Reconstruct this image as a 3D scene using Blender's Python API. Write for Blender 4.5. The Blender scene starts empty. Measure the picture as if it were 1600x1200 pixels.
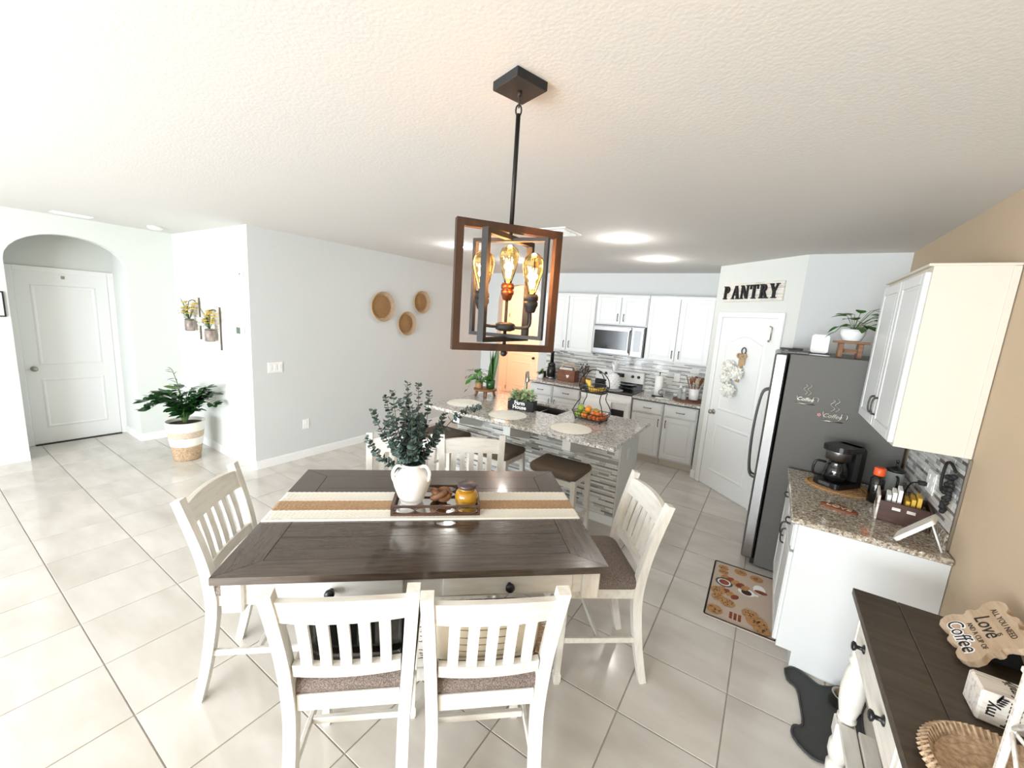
import bpy, bmesh, math, random
from mathutils import Vector, Matrix, Euler
random.seed(7)
PI = math.pi
scene = bpy.context.scene
COL = scene.collection
# ------------------------------------------------------------------ camera
CE = 2.634                                   # ceiling height
F_PX, YAW, PITCH, ROLL = 633.1, math.radians(32.43), math.radians(9.61), math.radians(3.80)
cam = bpy.data.cameras.new('camera'); cam.sensor_fit = 'HORIZONTAL'; cam.sensor_width = 36.0
cam.lens = 36.0 * F_PX / 1600.0; cam.clip_start = 0.02; cam.clip_end = 100
co = bpy.data.objects.new('camera', cam); COL.objects.link(co); scene.camera = co
fw = Vector((-math.sin(YAW)*math.cos(PITCH), math.cos(YAW)*math.cos(PITCH), -math.sin(PITCH)))
rt = Vector((math.cos(YAW), math.sin(YAW), 0)); up = rt.cross(fw)
r2 = math.cos(ROLL)*rt + math.sin(ROLL)*up; u2 = -math.sin(ROLL)*rt + math.cos(ROLL)*up
co.matrix_world = Matrix(((r2.x, u2.x, -fw.x, 0), (r2.y, u2.y, -fw.y, 0), (r2.z, u2.z, -fw.z, 1.90), (0, 0, 0, 1)))
# ------------------------------------------------------------------ light
w = bpy.data.worlds.new('World'); scene.world = w; w.use_nodes = True
w.node_tree.nodes['Background'].inputs[0].default_value = (0.86, 0.93, 1.0, 1)
w.node_tree.nodes['Background'].inputs[1].default_value = 1.6
def area(name, loc, rot, sx, sy, power, col):
    l = bpy.data.lights.new(name, 'AREA'); l.shape = 'RECTANGLE'; l.size = sx; l.size_y = sy; l.energy = power; l.color = col
    o = bpy.data.objects.new(name, l); COL.objects.link(o); o.location = loc; o.rotation_euler = rot
    return o
# daylight through the sliding glass door and the window of the living room behind the camera
area('daylight_sliding_door', (-3.0, -3.9, 1.12), (PI/2, 0, 0), 4.0, 2.1, 155, (0.90, 0.96, 1.0))
area('daylight_window', (-.5, -3.98, 1.45), (PI/2, 0, 0), 1.5, 1.3, 80, (0.90, 0.96, 1.0))
scene.view_settings.view_transform = 'Standard'; scene.view_settings.look = 'None'
scene.view_settings.gamma = 1.0; scene.view_settings.use_curve_mapping = False
scene.view_settings.exposure = 1.22
# ------------------------------------------------------------------ materials
def lin(c):
    return tuple(((x/255)/12.92 if x/255 <= .04045 else ((x/255+.055)/1.055)**2.4) for x in c[:3]) + (1.0,)
MATS = {}
def mat(name, col, rough=.5, metal=0.0, col2=None, scale=8, stretch=(1, 1, 1), detail=4, ramp=(.35, .65), bump=0, bscale=60,
        bstretch=(1, 1, 1), rand=0.0, coat=0, trans=0, emit=None, estr=0, spec=.5, alpha=1, bdist=.002):
    m = bpy.data.materials.new(name); m.use_nodes = True; nt = m.node_tree; N = nt.nodes; L = nt.links
    b = N['Principled BSDF']
    b.inputs['Base Color'].default_value = lin(col); b.inputs['Roughness'].default_value = rough
    b.inputs['Metallic'].default_value = metal; b.inputs['Coat Weight'].default_value = coat
    b.inputs['Coat Roughness'].default_value = .08
    b.inputs['Transmission Weight'].default_value = trans; b.inputs['Specular IOR Level'].default_value = spec
    if alpha < 1: b.inputs['Alpha'].default_value = alpha
    if emit: b.inputs['Emission Color'].default_value = lin(emit); b.inputs['Emission Strength'].default_value = estr
    tc = N.new('ShaderNodeTexCoord'); oi = N.new('ShaderNodeObjectInfo')
    vec = tc.outputs['Object']
    if rand:
        ml = N.new('ShaderNodeMath'); ml.operation = 'MULTIPLY'; ml.inputs[1].default_value = 50.0; L.new(oi.outputs['Random'], ml.inputs[0])
        ad = N.new('ShaderNodeVectorMath'); ad.operation = 'ADD'; L.new(vec, ad.inputs[0]); L.new(ml.outputs[0], ad.inputs[1]); vec = ad.outputs[0]
    if col2 is not None:
        mp = N.new('ShaderNodeMapping'); mp.inputs['Scale'].default_value = stretch; L.new(vec, mp.inputs[0])
        nz = N.new('ShaderNodeTexNoise'); nz.inputs['Scale'].default_value = scale; nz.inputs['Detail'].default_value = detail; L.new(mp.outputs[0], nz.inputs[0])
        rp = N.new('ShaderNodeValToRGB'); rp.color_ramp.elements[0].position = ramp[0]; rp.color_ramp.elements[1].position = ramp[1]
        rp.color_ramp.elements[0].color = lin(col); rp.color_ramp.elements[1].color = lin(col2)
        L.new(nz.outputs[0], rp.inputs[0]); src = rp.outputs[0]
        if rand:
            hs = N.new('ShaderNodeHueSaturation'); mr = N.new('ShaderNodeMapRange'); mr.inputs[3].default_value = 1-rand; mr.inputs[4].default_value = 1+rand
            L.new(oi.outputs['Random'], mr.inputs[0]); L.new(mr.outputs[0], hs.inputs['Value']); L.new(src, hs.inputs['Color']); src = hs.outputs[0]
        L.new(src, b.inputs['Base Color'])
    elif rand:
        hs = N.new('ShaderNodeHueSaturation'); hs.inputs['Color'].default_value = lin(col); mr = N.new('ShaderNodeMapRange'); mr.inputs[3].default_value = 1-rand; mr.inputs[4].default_value = 1+rand
        L.new(oi.outputs['Random'], mr.inputs[0]); L.new(mr.outputs[0], hs.inputs['Value']); L.new(hs.outputs[0], b.inputs['Base Color'])
    if bump:
        mp = N.new('ShaderNodeMapping'); mp.inputs['Scale'].default_value = bstretch; L.new(vec, mp.inputs[0])
        nz = N.new('ShaderNodeTexNoise'); nz.inputs['Scale'].default_value = bscale; nz.inputs['Detail'].default_value = 3; L.new(mp.outputs[0], nz.inputs[0])
        bp = N.new('ShaderNodeBump'); bp.inputs['Strength'].default_value = bump; bp.inputs['Distance'].default_value = bdist
        L.new(nz.outputs[0], bp.inputs['Height']); L.new(bp.outputs[0], b.inputs['Normal'])
    MATS[name] = m
    return m
def granite(name, base, spots, dark, k=1.15):
    m = mat(name, base, .12, coat=.3); nt = m.node_tree; N = nt.nodes; L = nt.links; b = N['Principled BSDF']
    tc = [n for n in N if n.type == 'TEX_COORD'][0]
    prev = None
    layers = [(spots[0], 28, .50, .58), (spots[1], 45, .54, .60), (dark, 70, .60, .64), ((240, 238, 232), 38, .60, .66)]
    for i, (c, s, a, e) in enumerate(layers):
        nz = N.new('ShaderNodeTexNoise'); nz.inputs['Scale'].default_value = s*k; nz.inputs['Detail'].default_value = 3
        mp = N.new('ShaderNodeMapping'); mp.inputs['Location'].default_value = (i*7.3, i*3.1, i); L.new(tc.outputs['Object'], mp.inputs[0]); L.new(mp.outputs[0], nz.inputs[0])
        mr = N.new('ShaderNodeMapRange'); mr.inputs[1].default_value = a; mr.inputs[2].default_value = e; L.new(nz.outputs[0], mr.inputs[0])
        mx = N.new('ShaderNodeMix'); mx.data_type = 'RGBA'; L.new(mr.outputs[0], mx.inputs[0])
        if prev is None: mx.inputs[6].default_value = lin(base)
        else: L.new(prev, mx.inputs[6])
        mx.inputs[7].default_value = lin(c); prev = mx.outputs[2]
    L.new(prev, b.inputs['Base Color'])
    return m
mat('wall_white', (214, 217, 213), .8, bump=.15, bscale=120)
mat('wall_grey', (209, 212, 212), .8, bump=.15, bscale=120)
mat('wall_tan', (192, 172, 146), .8, bump=.15, bscale=120)
mat('ceiling', (217, 214, 210), .9, bump=.25, bscale=80, bdist=.004)
mat('trim', (238, 239, 238), .4)
mat('door_white', (236, 238, 238), .4)
mat('cab_white', (219, 221, 221), .35)
mat('cab_cream', (210, 203, 190), .45)
mat('toe', (214, 206, 192), .6)
mat('grout', (164, 155, 144), .9)
mat('tile', (211, 205, 198), .16, col2=(190, 183, 173), scale=2.2, stretch=(1, 2.6, 1), detail=6, ramp=(.35, .75), rand=.03, coat=.25)
granite('granite', (206, 202, 196), ((172, 166, 159), (142, 135, 128)), (74, 68, 64))
granite('granite_warm', (186, 176, 160), ((150, 137, 119), (122, 108, 92)), (62, 54, 47), 1.7)
for k, c, r in (('mos0', (232, 232, 228), .15), ('mos1', (203, 203, 200), .15), ('mos2', (168, 168, 167), .15), ('mos3', (140, 136, 132), .12), ('mos4', (116, 104, 94), .25)):
    mat(k, c, r, coat=.3)
mat('mortar', (205, 203, 198), .8)
mat('steel', (142, 142, 142), .32, 1.0, bump=.05, bscale=40, bstretch=(1, 1, 40))
mat('steel_dark', (92, 92, 92), .5, .6)
mat('fridge_side', (92, 90, 86), .55, .15, bump=.25, bscale=250)
mat('nickel', (170, 165, 155), .3, 1.0)
mat('pewter', (72, 68, 64), .4, .9)
mat('black', (18, 18, 19), .35)
mat('black_gloss', (8, 8, 9), .12, coat=.3)
mat('black_matte', (26, 26, 27), .7)
mat('iron', (30, 26, 24), .5, .3)
mat('bronze', (22, 18, 16), .6, .0)
mat('copper', (128, 74, 48), .35, .8)
mat('wood_frame', (62, 37, 20), .55, col2=(44, 25, 13), scale=6, stretch=(6, 6, .8))
mat('wood_dark', (88, 75, 65), .20, col2=(66, 55, 47), scale=5, stretch=(1.2, 14, 14), detail=6, coat=.5, bump=.15, bscale=18, bstretch=(1, 14, 14), rand=.10)
mat('wood_console', (72, 60, 48), .4, col2=(54, 44, 35), scale=4, stretch=(14, 1.2, 14), detail=6, bump=.1, bscale=14, bstretch=(14, 1, 14), rand=.06)
mat('whitewash', (222, 219, 211), .5, col2=(203, 195, 184), scale=7, stretch=(6, 6, 1), detail=5, ramp=(.45, .8))
mat('whitewash_h', (222, 219, 211), .5, col2=(203, 195, 184), scale=7, stretch=(1, 6, 6), detail=5, ramp=(.45, .8))
mat('tweed', (136, 123, 115), .95, col2=(92, 81, 75), scale=260, detail=2, ramp=(.42, .58), bump=.8, bscale=260)
mat('stool_fabric', (106, 92, 78), .9, col2=(92, 78, 65), scale=180, detail=2, bump=.3, bscale=220)
mat('cotton', (238, 234, 224), .95, bump=.5, bscale=180)
mat('jute', (196, 166, 134), .95, col2=(170, 138, 106), scale=160, detail=2, bump=.6, bscale=200)
mat('wicker', (182, 144, 100), .85, col2=(142, 104, 66), scale=90, stretch=(1, 1, 1), detail=2, bump=.8, bscale=120)
mat('wicker_lt', (212, 180, 138), .8, col2=(178, 140, 98), scale=120, bump=.5, bscale=140)
mat('seagrass', (198, 172, 142), .9, col2=(158, 130, 102), scale=70, bump=.8, bscale=120)
mat('ceramic', (242, 239, 234), .3, bump=.12, bscale=20)
mat('ceramic_gloss', (240, 240, 240), .12, coat=.5)
mat('leaf_euc', (92, 110, 104), .6, col2=(58, 78, 72), scale=9, rand=0, spec=.3)
mat('stem_euc', (84, 78, 62), .7)
mat('leaf_zz', (38, 82, 36), .3, col2=(24, 58, 28), scale=14, rand=.25)
mat('leaf_zz_new', (92, 132, 44), .35, col2=(66, 106, 36), scale=14, rand=.2)
mat('leaf_pothos', (74, 128, 48), .35, col2=(48, 96, 38), scale=20, rand=.2)
mat('leaf_snake', (52, 94, 48), .4, col2=(110, 140, 80), scale=16, stretch=(1, 1, 4), ramp=(.45, .7), rand=.15)
mat('leaf_succ', (140, 172, 120), .5, col2=(196, 210, 172), scale=30, rand=.15)
mat('stem_green', (74, 98, 48), .6)
mat('soil', (46, 36, 28), .95, bump=.8, bscale=80)
mat('petal_white', (244, 243, 236), .7)
mat('petal_yellow', (236, 196, 58), .7, col2=(246, 222, 120), scale=30)
mat('jar_glass_grey', (170, 158, 148), .35, col2=(120, 106, 98), scale=24, stretch=(1, 1, .4), bump=.4, bscale=40)
mat('board_grey', (112, 102, 94), .7, col2=(84, 76, 70), scale=12, stretch=(8, 8, 1))
mat('wood_brown', (142, 100, 66), .55, col2=(108, 72, 46), scale=8, stretch=(1, 8, 8))
mat('wood_tray', (98, 70, 54), .5, col2=(66, 44, 34), scale=9, stretch=(1, 8, 8), coat=.2)
mat('wood_red', (136, 84, 58), .5, col2=(112, 64, 42), scale=8, stretch=(1, 8, 8))
mat('wood_light', (200, 178, 152), .6, col2=(178, 152, 124), scale=7, stretch=(1, 7, 7))
mat('wood_crate', (74, 40, 28), .5, col2=(52, 26, 18), scale=8, stretch=(1, 7, 7))
mat('wood_white', (226, 220, 212), .7, col2=(170, 160, 152), scale=9, stretch=(1, 9, 9), ramp=(.5, .75))
mat('mirror', (225, 228, 228), .03, 1.0)
mat('amber_wax', (168, 120, 22), .25, col2=(186, 138, 34), scale=14, coat=.8)
mat('lid_purple', (88, 76, 78), .35, .3)
mat('clear_glass', (245, 248, 248), .02, trans=1.0)
mat('glass_dark', (30, 32, 34), .05, trans=.6, coat=.5)
mat('bulb_glass', (255, 214, 140), .03, trans=1.0)
mat('filament', (255, 190, 90), .5, emit=(255, 200, 110), estr=60)
mat('led', (255, 255, 255), .5, emit=(255, 250, 240), estr=14)
mat('warm_bulb', (255, 220, 170), .5, emit=(255, 190, 120), estr=8)
mat('plastic_white', (240, 240, 238), .4)
mat('lcd', (92, 108, 96), .3)
mat('paper', (246, 246, 244), .8)
mat('apple', (132, 168, 48), .35, col2=(168, 194, 78), scale=12)
mat('orange', (240, 150, 40), .5, bump=.2, bscale=160)
mat('tomato', (234, 116, 42), .4)
mat('mango', (150, 128, 40), .4, col2=(196, 150, 44), scale=10)
mat('banana', (236, 200, 84), .45, col2=(206, 160, 52), scale=18, stretch=(1, 1, 1))
mat('banana_tip', (82, 60, 34), .7)
mat('burlap', (190, 162, 126), .95, bump=.6, bscale=240)
mat('cushion_stripe', (232, 222, 204), .95, bump=.4, bscale=160)
mat('stripe_dark', (150, 136, 118), .95)
mat('rubber', (58, 60, 61), .75, bump=.3, bscale=60)
mat('mat_base', (196, 178, 162), .9)
mat('cookie', (192, 148, 100), .85, col2=(164, 116, 70), scale=60)
mat('chip', (58, 32, 20), .8)
mat('choco', (116, 52, 34), .7, col2=(150, 76, 50), scale=40)
mat('ink', (24, 22, 22), .7)
mat('ink_brown', (70, 52, 40), .8)
mat('orange_cap', (232, 92, 40), .4)
mat('yellow_pack', (212, 170, 60), .5)
mat('navy', (36, 44, 74), .3)
mat('granite_glass', (206, 214, 210), .1, trans=.5)
mat('wall_hall', (232, 226, 218), .7)
# ------------------------------------------------------------------ geometry helpers
def RZ(a): return Matrix.Rotation(a, 4, 'Z')
def RX(a): return Matrix.Rotation(a, 4, 'X')
def RY(a): return Matrix.Rotation(a, 4, 'Y')
def TR(x, y=0, z=0): return Matrix.Translation((x, y, z))
def SC(x, y, z): return Matrix.Diagonal((x, y, z, 1))
class MB:
    def __init__(s): s.v = []; s.f = []; s.m = []; s.s = []
    def add(s, vs, fs, mi=0, sm=False, T=None):
        o = len(s.v)
        for p in vs:
            p = Vector(p); s.v.append(T @ p if T is not None else p)
        for f in fs: s.f.append([i+o for i in f]); s.m.append(mi); s.s.append(sm)
        return s
    def box(s, c, d, mi=0, bev=0, T=None):
        x, y, z = d[0]/2, d[1]/2, d[2]/2; b = min(bev, x*.9, y*.9, z*.9)
        M = TR(*c) if T is None else T @ TR(*c)
        if b <= 0:
            vs = [(i*x, j*y, k*z) for k in (-1, 1) for j in (-1, 1) for i in (-1, 1)]
            return s.add(vs, [(0, 2, 3, 1), (4, 5, 7, 6), (0, 1, 5, 4), (2, 6, 7, 3), (0, 4, 6, 2), (1, 3, 7, 5)], mi, False, M)
        vs = []; idx = {}
        for i in (-1, 1):
            for j in (-1, 1):
                for k in (-1, 1):
                    for a in range(3):
                        p = [i*(x-b), j*(y-b), k*(z-b)]; p[a] = (i, j, k)[a]*(x, y, z)[a]; idx[i, j, k, a] = len(vs); vs.append(p)
        fs = []
        for a in range(3):
            o = [q for q in range(3) if q != a]
            for sg in (-1, 1):
                q = []
                for (u, v) in ((-1, -1), (1, -1), (1, 1), (-1, 1)):
                    t = [0, 0, 0]; t[a] = sg; t[o[0]] = u; t[o[1]] = v; q.append(idx[t[0], t[1], t[2], a])
                fs.append(q)
            for u in (-1, 1):
                for v in (-1, 1):
                    t0 = [0, 0, 0]; t0[o[0]] = u; t0[o[1]] = v; t0[a] = -1; t1 = list(t0); t1[a] = 1
                    fs.append([idx[(*t0, o[0])], idx[(*t1, o[0])], idx[(*t1, o[1])], idx[(*t0, o[1])]])
        for i in (-1, 1):
            for j in (-1, 1):
                for k in (-1, 1): fs.append([idx[i, j, k, 0], idx[i, j, k, 1], idx[i, j, k, 2]])
        return s.add(vs, fs, mi, False, M)
    def tube(s, path, r, n=8, mi=0, closed=False, T=None, cap=True, flat=None):
        P = [Vector(p) for p in path]; m = len(P); vs = []; fs = []; nrm = None
        for i in range(m):
            if closed: t = P[(i+1) % m]-P[i-1]
            else: t = P[min(i+1, m-1)]-P[max(i-1, 0)]
            if t.length < 1e-9: t = Vector((0, 0, 1))
            t.normalize()
            if nrm is None:
                nrm = t.orthogonal().normalized()
                if abs(t.z) < .9: nrm = (Vector((0, 0, 1))-t*t.z).normalized()
            else:
                nrm = nrm-t*nrm.dot(t)
                nrm = nrm.normalized() if nrm.length > 1e-6 else t.orthogonal().normalized()
            bi = t.cross(nrm); rr = r[i] if isinstance(r, (list, tuple)) else r
            for k in range(n):
                a = 2*PI*k/n; ca, sa = math.cos(a), math.sin(a)
                if flat: vs.append(P[i]+nrm*ca*rr*flat[0]+bi*sa*rr*flat[1])
                else: vs.append(P[i]+nrm*ca*rr+bi*sa*rr)
        for i in range(m if closed else m-1):
            j = (i+1) % m
            for k in range(n): fs.append((i*n+k, i*n+(k+1) % n, j*n+(k+1) % n, j*n+k))
        if cap and not closed:
            fs.append(tuple(range(n-1, -1, -1))); fs.append(tuple((m-1)*n+k for k in range(n)))
        return s.add(vs, fs, mi, True, T)
    def lathe(s, prof, n=20, mi=0, T=None, sm=True, sx=1, sy=1):
        vs = []; fs = []; m = len(prof)
        for (r, z) in prof:
            for k in range(n): vs.append((r*sx*math.cos(2*PI*k/n), r*sy*math.sin(2*PI*k/n), z))
        for i in range(m-1):
            for k in range(n): fs.append((i*n+k, i*n+(k+1) % n, (i+1)*n+(k+1) % n, (i+1)*n+k))
        if prof[0][0] > 1e-5: fs.append(tuple(range(n-1, -1, -1)))
        if prof[-1][0] > 1e-5: fs.append(tuple((m-1)*n+k for k in range(n)))
        return s.add(vs, fs, mi, sm, T)
    def prism(s, poly, z0, z1, mi=0, T=None, sm=False):
        n = len(poly); vs = [(x, y, z0) for x, y in poly]+[(x, y, z1) for x, y in poly]
        fs = [tuple(range(n-1, -1, -1)), tuple(range(n, 2*n))]+[(i, (i+1) % n, (i+1) % n+n, i+n) for i in range(n)]
        return s.add(vs, fs, mi, sm, T)
    def ball(s, c, r, nu=12, nv=8, mi=0, T=None):
        if not isinstance(r, (tuple, list)): r = (r, r, r)
        vs = [(c[0], c[1], c[2]-r[2])]; fs = []
        for j in range(1, nv):
            a = -PI/2+PI*j/nv
            for k in range(nu): vs.append((c[0]+r[0]*math.cos(a)*math.cos(2*PI*k/nu), c[1]+r[1]*math.cos(a)*math.sin(2*PI*k/nu), c[2]+r[2]*math.sin(a)))
        vs.append((c[0], c[1], c[2]+r[2])); e = len(vs)-1
        for k in range(nu):
            fs.append((0, 1+(k+1) % nu, 1+k)); fs.append((e, e-nu+k, e-nu+(k+1) % nu))
        for j in range(nv-2):
            for k in range(nu): fs.append((1+j*nu+k, 1+j*nu+(k+1) % nu, 1+(j+1)*nu+(k+1) % nu, 1+(j+1)*nu+k))
        return s.add(vs, fs, mi, True, T)
    def leaf(s, L, W, fold=.15, bend=.15, mi=0, T=None, n=5, shape=1.0):
        vs = []; fs = []
        for i in range(n+1):
            t = i/n; wv = W/2*math.sin(PI*min(1, t**shape))**.8 if 0 < t < 1 else 0.0008
            x = L*t; z = -bend*L*t*t
            vs += [(x, -wv, z+fold*wv), (x, 0, z), (x, wv, z+fold*wv)]
        for i in range(n):
            a = i*3; fs += [(a, a+3, a+4, a+1), (a+1, a+4, a+5, a+2)]
        return s.add(vs, fs, mi, True, T)
    def ring(s, pts, w, h, mi=0, T=None):
        """moulding ridge along a closed 2D outline in XZ, standing h towards -Y"""
        n = len(pts); vs = []; fs = []
        cx = sum(p[0] for p in pts)/n; cz = sum(p[1] for p in pts)/n
        def off(d):
            out = []
            for i in range(n):
                a, b, c = pts[i-1], pts[i], pts[(i+1) % n]
                e1 = Vector((b[0]-a[0], b[1]-a[1])).normalized(); e2 = Vector((c[0]-b[0], c[1]-b[1])).normalized()
                n1 = Vector((-e1.y, e1.x)); n2 = Vector((-e2.y, e2.x)); nn = (n1+n2); nn.normalize(); k = d/max(.4, nn.dot(n1))
                out.append((b[0]+nn.x*k, b[1]+nn.y*k))
            return out
        area2 = sum(pts[i][0]*pts[(i+1) % n][1]-pts[(i+1) % n][0]*pts[i][1] for i in range(n))
        sg = 1 if area2 > 0 else -1
        rings = [(0, 0), (w*.35, -h), (w*.65, -h), (w, 0)]
        for d, y in rings:
            for (x, z) in off(d*sg): vs.append((x, y, z))
        for j in range(3):
            for i in range(n): fs.append((j*n+i, j*n+(i+1) % n, (j+1)*n+(i+1) % n, (j+1)*n+i))
        return s.add(vs, fs, mi, False, T)
    def mesh(s, name, mats):
        me = bpy.data.meshes.new(name); me.from_pydata([tuple(p) for p in s.v], [], s.f)
        for k in (mats if isinstance(mats, (list, tuple)) else [mats]): me.materials.append(MATS[k])
        me.polygons.foreach_set('material_index', s.m); me.polygons.foreach_set('use_smooth', s.s)
        bm = bmesh.new(); bm.from_mesh(me); bmesh.ops.recalc_face_normals(bm, faces=bm.faces); bm.to_mesh(me); bm.free()
        me.update(); return me
    def build(s, name, mats, parent=None, loc=(0, 0, 0), rot=(0, 0, 0)):
        return link(name, s.mesh(name, mats), parent, loc, rot)
def link(name, me, parent=None, loc=(0, 0, 0), rot=(0, 0, 0), scale=None):
    o = bpy.data.objects.new(name, me); COL.objects.link(o); o.parent = parent; o.location = loc; o.rotation_euler = rot
    if scale: o.scale = scale
    return o
def tag(o, label, cat, group=None, kind=None):
    o['label'] = label; o['category'] = cat
    if group: o['group'] = group
    if kind: o['kind'] = kind
    return o
def thing(name, label, cat, loc=(0, 0, 0), rotz=0, group=None, kind=None):
    o = bpy.data.objects.new(name, None); COL.objects.link(o); o.location = loc; o.rotation_euler = (0, 0, rotz); o.empty_display_size = .05
    return tag(o, label, cat, group, kind)
def copy_tree(o, parent=None):
    c = o.copy(); COL.objects.link(c); c.parent = parent
    for ch in list(o.children): copy_tree(ch, c)
    return c
def text(body, size, depth, T, mats, name, parent, shear=0, bold=0, align='CENTER', sx=1.0):
    cu = bpy.data.curves.new(name, 'FONT'); cu.body = body; cu.size = size; cu.extrude = depth; cu.align_x = align; cu.align_y = 'CENTER'; cu.shear = shear; cu.offset = bold
    cu.resolution_u = 3
    tmp = bpy.data.objects.new('tmp', cu); COL.objects.link(tmp); dg = bpy.context.evaluated_depsgraph_get()
    me = bpy.data.meshes.new_from_object(tmp.evaluated_get(dg)); bpy.data.objects.remove(tmp)
    me.transform(T @ SC(sx, 1, 1)); me.materials.clear(); me.materials.append(MATS[mats])
    return link(name, me, parent)
def smooth_path(pts, n=6):
    P = [Vector(p) for p in pts]; out = []
    for i in range(len(P)-1):
        a = P[max(i-1, 0)]; b = P[i]; c = P[i+1]; d = P[min(i+2, len(P)-1)]
        for k in range(n):
            t = k/n; out.append(.5*((2*b)+(-a+c)*t+(2*a-5*b+4*c-d)*t*t+(-a+3*b-3*c+d)*t**3))
    out.append(P[-1]); return out
def poly_round(w, h, r, n=5):
    out = []
    for (cx, cy, a0) in ((w/2-r, h/2-r, 0), (-w/2+r, h/2-r, PI/2), (-w/2+r, -h/2+r, PI), (w/2-r, -h/2+r, 1.5*PI)):
        for k in range(n+1): a = a0+PI/2*k/n; out.append((cx+r*math.cos(a), cy+r*math.sin(a)))
    return out
# ------------------------------------------------------------------ the setting
XG, YA, XE, YK, XR = -4.68, 2.13, -6.62, 6.19, 0.86     # grey wall, alcove wall, entry wall, kitchen wall, tan wall
def struct(name, mb, mats, label, cat='wall'):
    return tag(mb.build(name, mats), label, cat, kind='structure')
def slab(x0, x1, y0, y1, z0, z1): return MB().box(((x0+x1)/2, (y0+y1)/2, (z0+z1)/2), (x1-x0, y1-y0, z1-z0))
# floor: grout bed with single tiles
TS, TX0, TY0 = .4492, -2.639, .441
floor = struct('floor', slab(-7.3, 1.0, -4.2, 8.5, -.08, -.004), 'grout', 'tiled floor with beige grout lines', 'floor')
tm = MB().box((0, 0, -.006), (TS-.006, TS-.006, .012), bev=.0015).mesh('tile', 'tile')
far = MB()
for i in range(-11, 9):
    for j in range(-11, 19):
        x, y = TX0+(i+.5)*TS, TY0+(j+.5)*TS
        if x > XR+.2 or x < -7.4 or y > 8.5: continue
        if y > YA+.2 and x < XG-.2 and y < 6.1: continue
        if x > -.3 and y > 5.2: continue
        if x > -3.2 and y > 5.95: continue
        d = Vector((x, y)); dep = d.dot(Vector((-.536, .844)))
        az = math.degrees(math.atan2(x, y))
        vis = dep > .1 and -88 < az < 32 and not (y > 6.2)
        if vis: link('tile', tm, floor, (x, y, 0))
        else: far.box((x, y, -.006), (TS-.006, TS-.006, .012))
t = far.build('tile', 'tile', floor); t['kind'] = 'stuff'
struct('ceiling', slab(-7.3, 1.0, -4.2, 8.6, CE, CE+.1), 'ceiling', 'textured off-white ceiling', 'ceiling')
struct('wall_left', slab(XG-.12, XG, YA+.003, YK-.001, 0, CE), 'wall_grey', 'light grey wall with woven baskets')
struct('wall_alcove', slab(XE-.12, XG-.12, YA, YA+.12, 0, CE).box((XG-.06, YA+.0015, CE/2), (.12, .003, CE)), 'wall_white', 'short bright wall with flower sconces')
def arch_wall(name, axis, p, th, a0, a1, o0, o1, spring, top, mats, label):
    """wall with an arched opening; axis 'x': runs along x at y=p..p+th; axis 'y': runs along y at x=p..p+th"""
    n = 14; arc = []
    for k in range(n+1):
        t = PI-PI*k/n; arc.append(((o0+o1)/2+(o1-o0)/2*math.cos(t), spring+(top-spring)*math.sin(t)))
    vs = []; fs = []
    for q in (0, th):
        for (a, z) in [(a0, 0), (o0, 0)]+arc+[(o1, 0), (a1, 0), (a1, CE), (a0, CE)]:
            vs.append((a, p+q, z) if axis == 'x' else (p+q, a, z))
    m = len(vs)//2; ia = 2
    for o in (0, m):
        fs.append((o+0, o+1, o+2, o+m-1))
        fs.append((o+2+n, o+3+n, o+4+n, o+5+n))
        for k in range(n//2): fs.append((o+ia+k, o+ia+k+1, o+m-1))
        fs.append((o+ia+n//2, o+m-2, o+m-1))
        for k in range(n//2, n): fs.append((o+ia+k, o+ia+k+1, o+m-2))
    for k in range(m): fs.append((k, (k+1) % m, (k+1) % m+m, k+m))
    return struct(name, MB().add(vs, fs), mats, label)
arch_wall('wall_entry', 'y', XE-.12, .12, -4.2, YA, .735, 1.67, 2.13, 2.44, 'wall_white', 'white wall with an arched recess for the entry door')
arch_wall('wall_kitchen', 'x', YK, .14, XG, XR+.1, -4.34, -3.42, 2.17, 2.44, 'wall_grey', 'kitchen wall with an arched opening to the hall')
# entry recess
struct('wall_recess', slab(-7.30, -7.20, .5, 1.9, 0, CE), 'wall_white', 'back wall of the entry recess')
for y0, y1, n in ((.615, .735, 'a'), (1.67, 1.79, 'b')):
    struct('wall_recess_side', slab(-7.2, XE-.12, y0, y1, 0, CE), 'wall_white', 'side wall of the entry recess, %s of the door' % ('left' if n == 'a' else 'right'))
# hall behind the arch
struct('wall_hall_back', slab(-6.4, -3.3, 8.42, 8.52, 0, CE), 'wall_hall', 'back wall of the small hall seen through the arch')
struct('wall_hall_left', slab(-6.5, -6.4, 6.33, 8.52, 0, CE), 'wall_hall', 'left wall of the small hall')
struct('wall_hall_right', slab(-3.36, -3.26, 6.33, 8.52, 0, CE), 'wall_hall', 'right wall of the small hall')
struct('wall_hall_front', slab(-6.5, XG, 6.23, 6.33, 0, CE), 'wall_hall', 'front wall of the small hall behind the grey wall')
# pantry corner and tan wall
PA, PB = Vector((-.668, 5.50)), Vector((.147, 4.75)); PD = (PB-PA).normalized(); PANG = math.atan2(PD.y, PD.x)
struct('wall_right', slab(XR, XR+.12, -4.2, 4.87, 0, CE), 'wall_tan', 'tan painted wall on the right')
struct('wall_pantry_side', slab(PB.x, XR, 4.75, 4.87, 0, CE), 'wall_grey', 'light wall behind the refrigerator')
mb = MB(); n2 = Vector((-PD.y, PD.x))
mb.prism([tuple(PA), tuple(PB), tuple(PB+n2*.12), tuple(PA+n2*.12)], 0, CE)
struct('wall_pantry', mb, 'wall_white', 'angled white wall holding the pantry door')
struct('wall_pantry_return', slab(PA.x, PA.x+.1, 5.56, YK, 0, CE), 'wall_white', 'short white wall between kitchen counter and pantry')
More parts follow.
